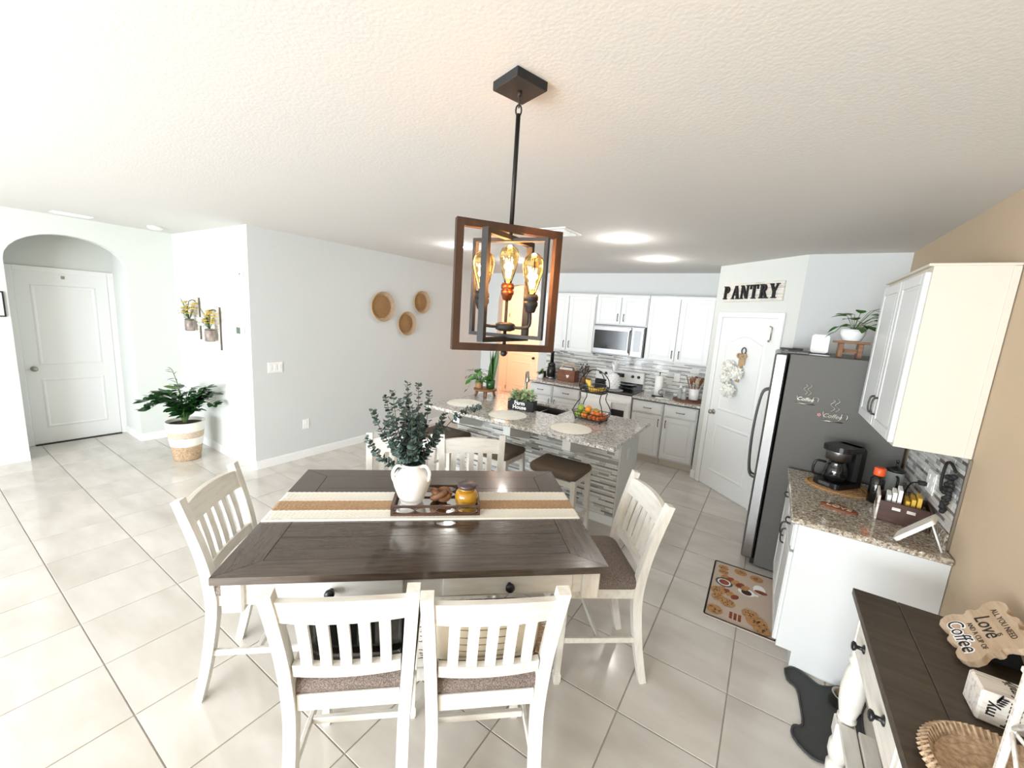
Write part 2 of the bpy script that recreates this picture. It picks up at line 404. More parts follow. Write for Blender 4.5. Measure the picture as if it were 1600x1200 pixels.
# living room behind the camera: wall with a sliding glass door opening, window opening in the entry wall side
mb = MB(); mb.box((-6.3+.0, -4.1, CE/2), (1.2, .12, CE)); mb.box((-.4, -4.1, CE/2), (2.6, .12, CE)); mb.box((-3.7, -4.1, 2.42), (4.2, .12, .44))
struct('wall_back', mb, 'wall_white', 'wall with a wide glass door behind the camera')
d = thing('door_4', 'sliding glass door to the garden', 'door', (-3.7, -4.1, 0), kind='structure')
for k, x in enumerate((-1.05, 1.05)):
    fr = MB()
    for sx in (-1, 1): fr.box((sx*1.0, 0, 1.1), (.07, .05, 2.16))
    for z in (.05, 2.15): fr.box((0, 0, z), (2.0, .05, .08))
    fr.build('door_frame', 'trim', d, (x, .02-.05*k, 0))
wn = thing('window_1', 'white framed window behind the camera', 'window', (-.5, -4.02, 1.45), kind='structure')
fr = MB()
for s in (-1, 1): fr.box((s*.79, 0, 0), (.08, .06, 1.46)); fr.box((0, 0, s*.69), (1.5, .06, .08))
fr.build('window_frame', 'trim', wn)
# baseboards
def base(name, p0, p1, label, inward, h=.085):
    p0, p1 = Vector(p0), Vector(p1); dv = (p1-p0); ln = dv.length; a = math.atan2(dv.y, dv.x)
    mb = MB(); s = inward
    mb.box((ln/2, s*.007, h/2), (ln, .014, h)); mb.box((ln/2, s*.004, h+.006), (ln, .008, .012))
    o = mb.build(name, 'trim', None, (p0.x, p0.y, 0), (0, 0, a)); return tag(o, label, 'baseboard', kind='structure')
base('baseboard_left', (XG, YA), (XG, YK), 'white baseboard under the grey wall', -1)
base('baseboard_alcove', (XE, YA), (XG, YA), 'white baseboard under the alcove wall', -1)
base('baseboard_entry', (XE, 1.67), (XE, YA-.014), 'white baseboard right of the entry arch', -1)
base('baseboard_entry_left', (XE, -4.0), (XE, .735), 'white baseboard left of the entry arch', -1)
base('baseboard_recess', (-7.2, 1.67), (XE, 1.67), 'white baseboard inside the entry recess', -1)
base('baseboard_hall', (-6.4, 8.42), (-5.66, 8.42), 'baseboard in the small hall', -1)
base('baseboard_pantry_right', PA+PD*1.0, PB, 'white baseboard right of the pantry door', -1)
base('baseboard_pantry_left', PA, PA+PD*.07, 'white baseboard left of the pantry door', -1)
# doors
def door(name, w, h, loc, rotz, label, knob_side, arch_top, knob_mat, trim_mat='trim', slab_mat='door_white', hook=False, hinge=False):
    """local: x along door 0..w, front towards -y, z up"""
    d = thing(name, label, 'door', loc, rotz, kind='structure')
    fr = MB(); t = .06
    for x in (-t/2, w+t/2): fr.box((x, -.012, h/2+.03), (t, .024, h+.06), bev=.006)
    fr.box((w/2, -.012, h+.03), (w, .0238, t), bev=.004)
    fr.build('door_frame', trim_mat, d)
    s = MB().box((w/2, .012, h/2+.006), (w-.006, .035, h-.012)); s.build('door_slab', slab_mat, d)
    x0, x1 = .115, w-.115; yf = -.0055
    lo = [(x0, .20), (x1, .20), (x1, .80), (x0, .80)]
    MB().ring(lo, .035, .007).build('panel', slab_mat, d, (0, yf, 0))
    if arch_top:
        zt = h-.27; arc = [(x1, .96)]
        for k in range(9): arc.append((x1-(x1-x0)*k/8, zt+.09*math.sin(PI*k/8)**1.4))
        hi = [(x0, .96)]+arc
    else: hi = [(x0, .96), (x1, .96), (x1, h-.14), (x0, h-.14)]
    MB().ring(hi, .035, .007).build('panel', slab_mat, d, (0, yf, 0))
    kx = .07 if knob_side == 'l' else w-.07
    kb = MB(); kb.lathe([(.03, 0), (.03, .006), (.012, .012), (.012, .03), (.026, .038), (.028, .05), (.018, .062), (0, .065)], 14, T=RX(PI/2))
    kb.build('door_knob', knob_mat, d, (kx, -.006, .92))
    return d
door('door_1', .77, 2.035, (-7.2, .847, 0), PI/2, 'white two-panel entry door inside the arched recess', 'l', False, 'nickel')
mb = MB().box((0, 0, 0), (.03, .004, .035)).build('peephole_plate', 'nickel', bpy.data.objects['door_1'], (.385, -.008, 1.99))
mb = MB().box((.385, .0, .004), (.76, .05, .008)).build('threshold', 'iron', bpy.data.objects['door_1'], (0, -.02, 0))
door('door_2', .76, 2.04, (*(PA+PD*.16), 0), PANG, 'white pantry door with an arched upper panel', 'l', True, 'nickel')
door('door_3', .82, 2.04, (-5.53, 8.419, 0), 0, 'two-panel door at the end of the small hall', 'r', True, 'bronze', slab_mat='wall_hall', trim_mat='wall_hall')
dk = bpy.data.objects['door_2']
hk = MB(); hk.tube([(0, -.01, 0), (0, -.012, .1), (0, -.012, .13), (-.03, -.012, .14)], .006, 6); hk.box((0, -.012, .05), (.012, .006, .1)); hk.ball((0, -.03, -.01), .012, 8, 6)
hk.build('over_door_hook', 'nickel', dk, (.70, -.008, 1.82))
hk = MB(); 
for z in (.12, 1.0, 1.9): hk.tube([(0, 0, -.045), (0, 0, .045)], .007, 6, T=TR(0, 0, z))
hk.build('hinge', 'bronze', bpy.data.objects['door_3'], (-.004, -.026, 0))
# ------------------------------------------------------------------ dining table
TH = math.radians(41.2); TC = Vector((-1.329, 1.4075))
UX = Vector((math.cos(TH), math.sin(TH))); VX = Vector((-UX.y, UX.x))
def TW(u, v): p = TC+UX*u+VX*v; return (p.x, p.y)
table = thing('dining_table', 'counter-height dining table with dark plank top and cream drawer apron', 'table', (TC.x, TC.y, 0), TH)
LX, LY, ZT = .745, .507, .914
bx, by, g = .135, .10, .0015
def board(poly, name='plank'): MB().prism(poly, ZT-.03, ZT).build(name, 'wood_dark', table)
o = board([(-LX, -LY), (LX, -LY), (LX-bx-g, -LY+by), (-LX+bx+g, -LY+by)]); board([(-LX, LY), (-LX+bx+g, LY-by), (LX-bx-g, LY-by), (LX, LY)])
def endboard(s):
    m = MB().prism([(-LY+.003, 0), (LY-.003, 0), (LY-by-g, bx), (-LY+by+g, bx)], ZT-.03, ZT, T=None)
    # grain runs along the board: built along x, turned into place
    ob = m.build('plank', 'wood_dark', table, (-s*LX, 0, 0), (0, 0, PI/2 if s < 0 else -PI/2)); return ob
endboard(-1); endboard(1)
pw = (2*(LY-by))/5
for k in range(5):
    y0 = -LY+by+k*pw+g; MB().prism([(-LX+bx+g*2, y0), (LX-bx-g*2, y0), (LX-bx-g*2, y0+pw-2*g), (-LX+bx+g*2, y0+pw-2*g)], ZT-.03, ZT).build('plank', 'wood_dark', table)
ap = MB(); zc = .83; ah = .108
for s in (-1, 1): ap.box((0, s*(LY-.05), zc), (1.36, .022, ah)); ap.box((s*(LX-.055), 0, zc), (.022, .90, ah))
ap.build('apron', 'whitewash_h', table)
for sx in (-1, 1):
    for sy in (-1, 1):
        MB().box((sx*(LX-.06), sy*(LY-.06), zc-.012), (.075, .075, ah+.024), bev=.006).build('corner_block', 'whitewash', table)
for sx in (-1, 1):
    d = MB().box((sx*.34, -LY+.034, zc+.002), (.53, .018, .088), bev=.004).build('drawer', 'whitewash_h', table)
    MB().lathe([(.008, 0), (.008, .012), (.018, .02), (.019, .03), (.012, .037), (0, .038)], 14, T=TR(sx*.34, -LY+.025, zc+.004) @ RX(PI/2)).build('knob', 'black', d)
    d = MB().box((sx*.34, LY-.034, zc+.002), (.53, .018, .088), bev=.004).build('drawer', 'whitewash_h', table)
ped = MB(); ped.box((0, 0, .42), (.62, .16, .70), bev=.006); ped.box((0, 0, .05), (.80, .20, .06), bev=.008); ped.box((0, 0, .755), (.9, .3, .03), bev=.006); ped.box((0, 0, .01), (.74, .17, .02))
ped.build('pedestal', 'whitewash', table)
# ------------------------------------------------------------------ chairs
def post_poly(path, th):
    P = smooth_path([(y, z, 0) for y, z in path], 5); n = len(P); L = []; R = []
    for i, p in enumerate(P):
        t = (P[min(i+1, n-1)]-P[max(i-1, 0)]).normalized(); nn = Vector((-t.y, t.x, 0)); f = i/(n-1)
        w = th[0]+(th[1]-th[0])*min(1, f*2) if f < .5 else th[1]+(th[2]-th[1])*(f*2-1)
        L.append((p+nn*w/2)); R.append((p-nn*w/2))
    return L, R
def strip_x(mb, path, th, x0, x1, splay=0, mi=0):
    """S-shaped post/slat: profile in (y,z), extruded over x0..x1, leaning outwards with height by splay"""
    L, R = post_poly(path, th); n = len(L); vs = []; fs = []
    for (a, b) in zip(L, R):
        sh = splay*max(0, a.y-.45)
        for p in (a, b):
            vs.append((x0+sh, p.x, p.y)); vs.append((x1+sh, p.x, p.y))
    for i in range(n-1):
        a = i*4; b = a+4
        fs += [(a, b, b+1, a+1), (a+2, a+3, b+3, b+2), (a, a+2, b+2, b), (a+1, b+1, b+3, a+3)]
    fs += [(0, 1, 3, 2), (n*4-4, n*4-2, n*4-1, n*4-3)]
    return mb.add(vs, fs, mi)
REAR = [(-.285, 0), (-.235, .22), (-.200, .46), (-.200, .60), (-.228, .78), (-.295, 1.03)]
def yback(z):
    P = smooth_path([(y, zz, 0) for y, zz in REAR], 8)
    for a, b in zip(P, P[1:]):
        if a.y <= z <= b.y: return a.x+(b.x-a.x)*(z-a.y)/max(1e-6, b.y-a.y)
    return P[-1].x
def bowed(mb, z0, z1, ya, bow, hw, th, crest=0, mi=0, n=10):
    vs = []; fs = []
    for i in range(n+1):
        t = -1+2*i/n; x = hw*t; dy = -bow*(1-t*t); zc = crest*(1-t*t)
        for (z, e) in ((z0, 0), (z1+zc, 1)):
            y = ya(z)+dy
            vs += [(x, y-th/2, z), (x, y+th/2, z)]
    for i in range(n):
        a = i*4; b = a+4; fs += [(a, b, b+2, a+2), (a+1, a+3, b+3, b+1), (a, a+1, b+1, b), (a+2, b+2, b+3, a+3)]
    fs += [(0, 2, 3, 1), (n*4, n*4+1, n*4+3, n*4+2)]
    return mb.add(vs, fs, mi)
def make_chair(label):
    t = thing('dining_chair', label, 'chair', group='dining chairs around the table')
    for s in (-1, 1):
        strip_x(MB(), REAR, (.036, .05, .036), s*.19-.021, s*.19+.021, s*.05).build('rear_post', 'whitewash', t)
    bowed(MB(), .905, .995, yback, .018, .198, .024, .012).build('top_rail', 'whitewash_h', t)
    bowed(MB(), .655, .705, yback, .014, .176, .026).build('lower_rail', 'whitewash_h', t)
    for k in range(5):
        x = -.128+.064*k; bw = .016*(1-(x/.19)**2)
        path = [(yback(z)-bw, z) for z in (.70, .77, .84, .91)]
        strip_x(MB(), path, (.013, .013, .013), x-.018, x+.018, 0).build('slat', 'whitewash', t)
    sr = MB(); sr.box((0, -.196, .535), (.345, .024, .065), bev=.003); sr.box((0, .19, .535), (.37, .022, .065), bev=.003)
    for s in (-1, 1): sr.box((s*.192, 0, .535), (.022, .38, .065), bev=.003)
    sr.build('seat_frame', 'whitewash_h', t)
    P = poly_round(.44, .43, .05, 4); c = MB(); n = len(P)
    vs = []; fs = []; prof = [(.99, .568), (1.0, .585), (.985, .605), (.90, .622), (.5, .632), (0, .634)]
    for sc, z in prof[:-1]:
        for (x, y) in P: vs.append((x*sc, y*sc+.012, z))
    for j in range(len(prof)-2):
        for i in range(n): fs.append((j*n+i, j*n+(i+1) % n, (j+1)*n+(i+1) % n, (j+1)*n+i))
    fs.append(tuple(range((len(prof)-2)*n, (len(prof)-1)*n))); fs.append(tuple(range(n-1, -1, -1)))
    c.add(vs, fs, 0, True).build('seat', 'tweed', t)
    for s in (-1, 1):
        l = MB()
        vs = []
        for (h, z) in ((.014, .0), (.019, .02), (.019, .06), (.014, .065), (.021, .52)):
            for (a, b) in ((-1, -1), (1, -1), (1, 1), (-1, 1)): vs.append((s*.19+a*h, .185+b*h, z))
        fs = [tuple(range(3, -1, -1)), (16, 17, 18, 19)]
        for j in range(4):
            for i in range(4): fs.append((j*4+i, j*4+(i+1) % 4, (j+1)*4+(i+1) % 4, (j+1)*4+i))
        l.add(vs, fs).build('front_leg', 'whitewash', t)
        MB().box((s*.19, -.03, .255), (.018, .42, .03), bev=.003).build('stretcher', 'whitewash_h', t)
    MB().box((0, .185, .17), (.35, .02, .035), bev=.003).build('footrest', 'whitewash_h', t)
    MB().box((0, -.02, .255), (.36, .02, .028), bev=.003).build('stretcher', 'whitewash_h', t)
    return t
chair0 = make_chair('cream slat-back dining chair nearest the camera, holding a glossy black cushion')
def place_chair(o, u, v, a, label):
    o.location = (*TW(u, v), 0); o.rotation_euler = (0, 0, TH+a); o['label'] = label; return o
copies = [copy_tree(chair0) for _ in range(5)]
place_chair(chair0, -.235, -.455, 0, 'cream slat-back dining chair in front of the table, holding a glossy black cushion')
place_chair(copies[0], .247, -.495, 0, 'cream slat-back dining chair in front of the table, holding a fringed striped pillow')
place_chair(copies[1], -.762, .085, -PI/2, 'cream slat-back dining chair at the left end of the table')
place_chair(copies[2], .885, .03, PI/2-.06, 'cream slat-back dining chair at the right end of the table near the mat')
place_chair(copies[3], -.248, .60, PI, 'cream slat-back chair behind the vase on the far table side')
place_chair(copies[4], .245, .60, PI, 'cream slat-back chair on the far table side in front of the bar stools')
# cushions on the two front chairs
cu = MB(); P = poly_round(.36, .30, .07, 5)
cu.prism(P, -.045, .045); cb = cu
def pillow(w, h, th, mi=0, n=12, mb=None, T=None):
    mb = mb or MB(); vs = []; fs = []
    for s in (1, -1):
        for i in range(n+1):
            for j in range(n+1):
                a, b = -1+2*i/n, -1+2*j/n; k = (max(0, 1-abs(a)**2.6)*max(0, 1-abs(b)**2.6))**.5
                e = 1-.05*(abs(a)*abs(b))**2
                vs.append((a*w/2*e, b*h/2*e, s*th/2*k))
    N = (n+1)**2
    for i in range(n):
        for j in range(n):
            q = (i*(n+1)+j, (i+1)*(n+1)+j, (i+1)*(n+1)+j+1, i*(n+1)+j+1); fs.append(q); fs.append(tuple(x+N for x in reversed(q)))
    return mb.add(vs, fs, mi, True, T)
bag = thing('cushion', 'glossy black cushion leaning on the left front dining chair', 'cushion', (*TW(-.22, -.46), .635), TH)
m = pillow(.40, .25, .09, T=TR(.01, -.148, .128) @ RX(math.radians(96))); m.build('cover', 'black_gloss', bag)
m = MB().tube([(.17*math.cos(a)*1.02, -.148-.1*.118*math.sin(a), .128+.115*math.sin(a)) for a in [2*PI*k/24 for k in range(24)]], .004, 6, closed=True); m.build('piping', 'black', bag)
pl = thing('pillow', 'cream striped throw pillow with beige fringe on the right front dining chair', 'pillow', (*TW(.25, -.495), .635), TH)
pm = TR(-.015, -.138, .122) @ RX(math.radians(97))
pillow(.40, .235, .11, T=pm).build('cover', 'cushion_stripe', pl)
for k in range(7):
    z = -.09+.03*k; st = MB(); pts = []
    for i in range(15):
        a = -1+2*i/14; b = z/.118; kk = (max(0, 1-abs(a)**2.6)*max(0, 1-abs(b)**2.6))**.5
        pts.append(pm @ Vector((a*.18, z, .055*kk+.0008)))
    st.tube(pts, .0016, 5).build('stripe', 'stripe_dark', pl)
fr = MB(); random.seed(3)
for k in range(150):
    t = k/150*4; e = int(t); f = (t-e)*2-1
    x, y, dx, dy = ((f, -1, 0, -1), (1, f, 1, 0), (-f, 1, 0, 1), (-1, -f, -1, 0))[e]
    p = Vector((x*.198, y*.115, 0)); q = p+Vector((dx*.03+random.uniform(-.01, .01), dy*.02+random.uniform(-.01, .01), random.uniform(-.008, .008)))
    fr.tube([pm @ p, pm @ ((p+q)/2+Vector((random.uniform(-.004, .004), 0, .002))), pm @ q], [.003, .0026, .0015], 4)
fr.build('fringe', 'jute', pl)
# ------------------------------------------------------------------ runner, tray, vase, jar
run = thing('table_runner', 'woven white and jute striped runner across the dining table', 'table runner', (TC.x, TC.y, ZT), TH)
def band(y0, y1, mt, name):
    m = MB(); m.box((0, (y0+y1)/2, .002), (1.486, y1-y0, .004))
    o = m.build(name, mt, run)
    e = MB(); n = 120
    for yy in (y0+.004, y1-.004): e.tube([(-.742+1.484*i/n, yy+.002*math.sin(i*PI), .004+.0018*(i % 2)) for i in range(n+1)], .0035, 5)
    e.build('braided_edge', mt, o)
    z = MB(); nr = 6; rw = (y1-y0-.014)/nr
    for r in range(nr):
        yb = y0+.007+rw*r
        z.tube([(-.74+1.48*i/148, yb+rw*(.15+.7*(i % 2)), .0045) for i in range(149)], .0026, 4)
    z.build('herringbone_weave', mt, o)
band(-.112, -.018, 'cotton', 'cotton_band'); band(-.016, .082, 'jute', 'jute_band'); band(.084, .182, 'cotton', 'cotton_band')
tu0, tu1, tv0, tv1, tz = -.184, .242, -.085, .168, ZT+.0085
tr = thing('tray', 'carved brown wooden tray with mirror bottom on the table runner', 'tray', (*TW((tu0+tu1)/2, (tv0+tv1)/2), tz), TH)
tw, td, th_ = tu1-tu0, tv1-tv0, .05
MB().box((0, 0, .004), (tw-.012, td-.012, .008)).build('tray_bottom', 'wood_tray', tr)
MB().box((0, 0, .009), (tw-.024, td-.024, .002)).build('mirror_plate', 'mirror', tr)
def fret(ln, n):
    m = MB(); m.box((0, 0, .005), (ln, .010, .010)); m.box((0, 0, th_-.005), (ln, .012, .010), bev=.002)
    for s in (-1, 1): m.box((s*(ln/2-.006), 0, th_/2), (.012, .0115, th_-.002))
    st = (ln-.024)/n
    for k in range(n):
        c = -ln/2+.012+st*(k+.5)
        m.tube([(c+st*.5*math.cos(a), 0, th_/2+(th_/2-.008)*math.sin(a)) for a in [2*PI*q/20 for q in range(20)]], .0042, 5, closed=True)
        if k < n-1: m.tube([(c+st*.5, 0, .008), (c+st*.5, 0, th_-.008)], .004, 5)
    return m
for s in (-1, 1): fret(tw, 4).build('fretwork_side', 'wood_tray', tr, (0, s*(td/2-.006), 0)); fret(td-.025, 2).build('fretwork_side', 'wood_tray', tr, (s*(tw/2-.006), 0, 0), (0, 0, PI/2))
vz = tz+.0115
vase = thing('vase', 'white ceramic two-handled vase holding eucalyptus on the tray', 'vase', (*TW(-.098, .045), vz), TH)
MB().lathe([(.05, 0), (.054, .004), (.066, .03), (.086, .085), (.094, .115), (.092, .14), (.074, .168), (.05, .182), (.047, .192), (.056, .206), (.052, .207), (.043, .195), (.043, .17), (.0, .165)], 28).build('body', 'ceramic', vase)
for a in (math.radians(-28), math.radians(205)):
    h = MB(); h.tube(smooth_path([(.048, 0, .195), (.078, 0, .202), (.098, 0, .175), (.097, 0, .145), (.090, 0, .128)], 5), .0085, 8, T=RZ(a)); h.build('handle', 'ceramic', vase)
random.seed(11)
euc = thing('eucalyptus_bunch', 'bunch of grey-green eucalyptus branches in the white vase', 'plant', (*TW(-.098, .045), vz+.17), TH)
leafp = MB(); lv = []
for k in range(9): a = 2*PI*k/9; lv.append((.5+.5*math.cos(a), .46*math.sin(a), .06*math.cos(2*a)))
lv = [(0, 0, 0)]+lv
def branch(tip, bend, nl, r=.0165, base=.0):
    tip = Vector(tip); m = MB(); mid = tip*.5+Vector(bend); P = smooth_path([(base, 0, 0), mid, tip], 14)
    m.tube(P, [.0028-.0016*i/(len(P)-1) for i in range(len(P))], 5, mi=1)
    n = len(P)
    for k in range(nl):
        f = .12+.88*k/(nl-1); i = min(n-2, int(f*(n-1))); p = P[i]; t = (P[i+1]-P[i]).normalized()
        sz = r*(1.25-.65*f)*random.uniform(.85, 1.15)*2.0; az = k*2.2+random.uniform(-.3, .3)
        q = t.to_track_quat('Z', 'Y').to_matrix().to_4x4()
        for sgn in (0, PI):
            T = TR(*p) @ q @ RZ(az+sgn) @ RY(random.uniform(-.7, -.2)) @ RX(random.uniform(-.5, .5)) @ SC(sz, sz, sz)
            m.add(lv, [(0, i+1, (i+1) % 9+1) for i in range(9)], 0, True, T)
    m.build('branch', ['leaf_euc', 'stem_euc'], euc)
for tip, bend in (((-.20, .02, .30), (-.04, 0, .02)), ((-.10, -.03, .41), (-.02, 0, 0)), ((-.04, .05, .44), (0, .01, 0)), ((.02, -.02, .45), (.01, 0, 0)), ((.07, .04, .40), (.02, 0, 0)), ((.33, .03, .33), (.03, 0, .10)),
                  ((-.22, -.02, .17), (-.03, 0, -.03)), ((-.15, .08, .36), (-.02, .02, 0)), ((.12, .06, .22), (.03, 0, 0)), ((.0, -.08, .34), (0, -.03, 0)), ((-.07, .02, .36), (0, 0, 0)), ((.05, -.06, .30), (.0, -.02, 0)), ((-.03, -.05, .40), (-.02, 0, 0)), ((.15, -.02, .30), (.03, 0, .03)), ((-.12, -.06, .27), (-.02, -.02, 0))):
    branch(tip, bend, random.randint(20, 26))
for k in range(12):
    branch((random.uniform(-.05, .05), random.uniform(-.05, .05), random.uniform(.22, .32)), (0, 0, 0), 20)
jar = thing('candle_jar', 'amber glass candle jar with dark lid on the tray', 'candle', (*TW(.178, .02), vz), TH)
MB().lathe([(.045, 0), (.052, .004), (.058, .02), (.06, .045), (.054, .066), (.042, .076), (.0, .076)], 24).build('amber_jar', 'amber_wax', jar)
MB().lathe([(.042, .076), (.042, .09), (.0, .09)], 24).build('neck', 'amber_wax', jar)
MB().lathe([(.045, .089), (.048, .092), (.048, .103), (.044, .108), (0, .109)], 24).build('lid', 'lid_purple', jar)
knot = thing('wooden_knot', 'carved brown wooden knot lying beside the vase on the tray', 'decoration', (*TW(.045, .055), vz), TH)
MB().tube([((.030+.012*math.cos(3*a))*math.cos(2*a)*1.1, (.030+.012*math.cos(3*a))*math.sin(2*a), .034+.016*math.sin(3*a)) for a in [2*PI*k/60 for k in range(60)]], .0155, 9, closed=True).build('knot_ring', 'wood_brown', knot)
# ------------------------------------------------------------------ chandelier
CX, CY = -.80, 1.19; va = math.atan2(CY, CX)-PI/2        # local x = across the view
ch = thing('pendant_chandelier', 'open-frame pendant chandelier of brown wood and black metal with three filament bulbs', 'chandelier', (CX, CY, CE), va)
canopy = MB().box((0, 0, -.014), (.125, .125, .028), bev=.002); canopy.build('ceiling_canopy', 'black_matte', ch, rot=(0, 0, math.radians(38)))
MB().tube([(0, 0, -.028), (0, 0, -.045)], .008, 8).build('canopy_stem', 'iron', ch)
lk = MB(); lk.tube([(0, .011*math.cos(a), -.058+.017*math.sin(a)) for a in [2*PI*k/14 for k in range(14)]], .0026, 6, closed=True); lk.tube([(.009*math.cos(a), 0, -.084+.017*math.sin(a)) for a in [2*PI*k/14 for k in range(14)]], .0026, 6, closed=True); lk.build('chain_link', 'iron', ch)
rod = MB(); rod.tube([(0, 0, -.095), (0, 0, -.445)], .0075, 10); rod.build('rod', 'iron', ch); MB().tube([(0, 0, -.445), (0, 0, -.478)], .006, 10).build('rod_tip', 'iron', ch); MB().tube([(0, 0, -.78), (0, 0, -.862)], .006, 10).ball((0, 0, -.868), .012, 10, 8).build('finial', 'iron', ch)
def frame(r, zt, zb, bw, bd, ang, mt, name):
    m = MB(); h = zt-zb
    for s in (-1, 1): m.box((s*(r-bw/2), 0, (zt+zb)/2), (bw, bd, h))
    for z in (zt-bw/2, zb+bw/2): m.box((0, 0, z), (2*r-2*bw, bd, bw))
    m.build(name, mt, ch, rot=(0, 0, ang))
frame(.189, -.436, -.860, .024, .028, math.radians(20), 'wood_frame', 'outer_frame')
frame(.137, -.478, -.812, .012, .022, math.radians(-23), 'bronze', 'inner_frame')
frame(.143, -.470, -.826, .016, .024, math.radians(56), 'bronze', 'inner_frame')
hub = MB(); hub.lathe([(.02, -.79), (.034, -.785), (.034, -.765), (.02, -.76), (.0, -.76)], 18); hub.build('hub', 'bronze', ch)
BULBS = []
for k, (bx, by, bz) in enumerate(((-.085, -.02, -.70), (.0, .085, -.66), (.082, -.03, -.70))):
    am = MB(); q = Vector((bx, by, 0)); q2 = q.normalized()*.02
    am.tube(smooth_path([(q2.x, q2.y, -.775), (bx*.7, by*.7, -.775), (bx, by, -.765), (bx, by, bz-.02)], 4), .0055, 8); am.build('arm', 'bronze', ch)
    sk = MB().lathe([(.012, -.022), (.016, -.018), (.021, -.002), (.024, .002), (.024, .014), (.021, .016), (.021, .018), (.024, .02), (.024, .034), (.021, .036), (.021, .04), (.0, .04)], 16, T=TR(bx, by, bz)); sk.build('socket', 'copper' if k == 1 else 'bronze', ch)
    bl = MB().lathe([(.011, .040), (.014, .05), (.019, .065), (.026, .09), (.031, .115), (.031, .13), (.026, .146), (.014, .158), (0, .162)], 18, T=TR(bx, by, bz) @ TR(0, 0, .04) @ SC(1.15, 1.15, 1.12) @ TR(0, 0, -.04)).build('bulb', 'bulb_glass', ch)
    fm = MB()
    for a in range(8):
        c, s = math.cos(a*PI/4)*.008, math.sin(a*PI/4)*.008; fm.tube([(bx+c*.6, by+s*.6, bz+.06), (bx+c, by+s, bz+.125)], .0009, 4)
    fm.build('filament', 'filament', bl)
    BULBS.append((bx, by, bz+.1))
    l = bpy.data.lights.new('bulb_light', 'POINT'); l.energy = 7; l.color = (1.0, .60, .40); l.shadow_soft_size = .012
    lo = bpy.data.objects.new('bulb_light', l); COL.objects.link(lo); lo.parent = ch; lo.location = (bx, by, bz+.1)
# warm ceiling lamp of the hall behind the arch
hl = thing('ceiling_lamp', 'warm ceiling lamp in the small hall', 'lamp', (-4.9, 7.2, CE), 0)
MB().lathe([(.14, 0), (.14, -.03), (.12, -.06), (.06, -.08), (0, -.085)], 20).build('shade', 'warm_bulb', hl)
l = bpy.data.lights.new('hall_light', 'POINT'); l.energy = 40; l.color = (1.0, .57, .37); l.shadow_soft_size = .12
lo = bpy.data.objects.new('hall_light', l); COL.objects.link(lo); lo.parent = hl; lo.location = (0, 0, -.2)
# recessed ceiling lights
def can(x, y, label):
    c = thing('recessed_light', label, 'ceiling light', (x, y, CE), 0, 'recessed lights in the kitchen ceiling')
    MB().lathe([(.062, 0), (.09, 0), (.09, -.004), (.075, -.008), (.062, -.003)], 22).build('trim_ring', 'plastic_white', c)
    MB().lathe([(.062, -.001), (.055, -.012), (.03, -.018), (0, -.019)], 18).build('lens', 'led', c)
    l = bpy.data.lights.new('can_light', 'POINT'); l.energy = 2.6; l.color = (1.0, .97, .92); l.shadow_soft_size = .06
    lo = bpy.data.objects.new('can_light', l); COL.objects.link(lo); lo.parent = c; lo.location = (0, 0, -.09)
can(-1.26, 3.67, 'recessed ceiling light above the front right of the island'); can(-1.26, 4.88, 'recessed ceiling light nearest the pantry')
can(-3.15, 3.67, 'recessed ceiling light nearest the grey wall'); can(-3.1, 4.8, 'recessed ceiling light seen behind the chandelier bulbs')
v = thing('ceiling_vent', 'white square air vent in the ceiling beside the chandelier', 'vent', (-1.72, 3.26, CE), 0)
MB().box((0, 0, -.005), (.33, .33, .010), bev=.003).build('vent_frame', 'plastic_white', v)
for k in range(6): MB().box((0, -.10+.04*k, -.0145), (.26, .022, .009), T=None).build('slat', 'plastic_white', v)
sd = thing('smoke_detector', 'white round detector on the ceiling near the entry arch', 'detector', (-6.15, 1.83, CE), 0)
MB().lathe([(.07, 0), (.07, -.02), (.05, -.035), (0, -.036)], 20).build('body', 'plastic_white', sd)
v2 = thing('ceiling_register', 'white slotted air register on the ceiling near the entry wall', 'vent', (-6.3, 1.2, CE), 0)
MB().box((0, 0, -.005), (.14, .3, .01), bev=.003).build('vent_frame', 'plastic_white', v2)
for k in range(5): MB().box((-.044+.022*k, 0, -.013), (.012, .25, .006)).build('slat', 'plastic_white', v2)
# ------------------------------------------------------------------ kitchen
def cab_door(parent, x0, x1, z0, z1, y, hand=None, name='door', mt='cab_white', drawer=False):
    w, h = x1-x0, z1-z0; m = MB(); f = .055 if not drawer else .03
    m.box((0, -.008, 0), (w, .016, h), bev=.003)
    if not drawer:
        for s in (-1, 1): m.box((s*(w/2-f/2), -.018, 0), (f, .008, h), bev=.003); m.box((0, -.018, s*(h/2-f/2)), (w-2*f, .008, f), bev=.003)
        m.box((0, -.017, 0), (w-2*f-.03, .005, h-2*f-.03), bev=.004)
    else: m.box((0, -.018, 0), (w-.024, .008, h-.024), bev=.004)
    d = m.build(name, mt, parent, ((x0+x1)/2, y, (z0+z1)/2))
    if hand:
        hx, hz, vert = hand; hm = MB()
        P = [(0, -.022, -.05), (0, -.040, -.042), (0, -.046, 0), (0, -.040, .042), (0, -.022, .05)]
        hm.tube(smooth_path(P, 4), [.006]*4+[.0045]*8+[.006]*5, 6, T=TR(hx, 0, hz) @ (Matrix.Identity(4) if vert else RY(PI/2)))
        hm.build('handle', 'pewter', d)
    return d
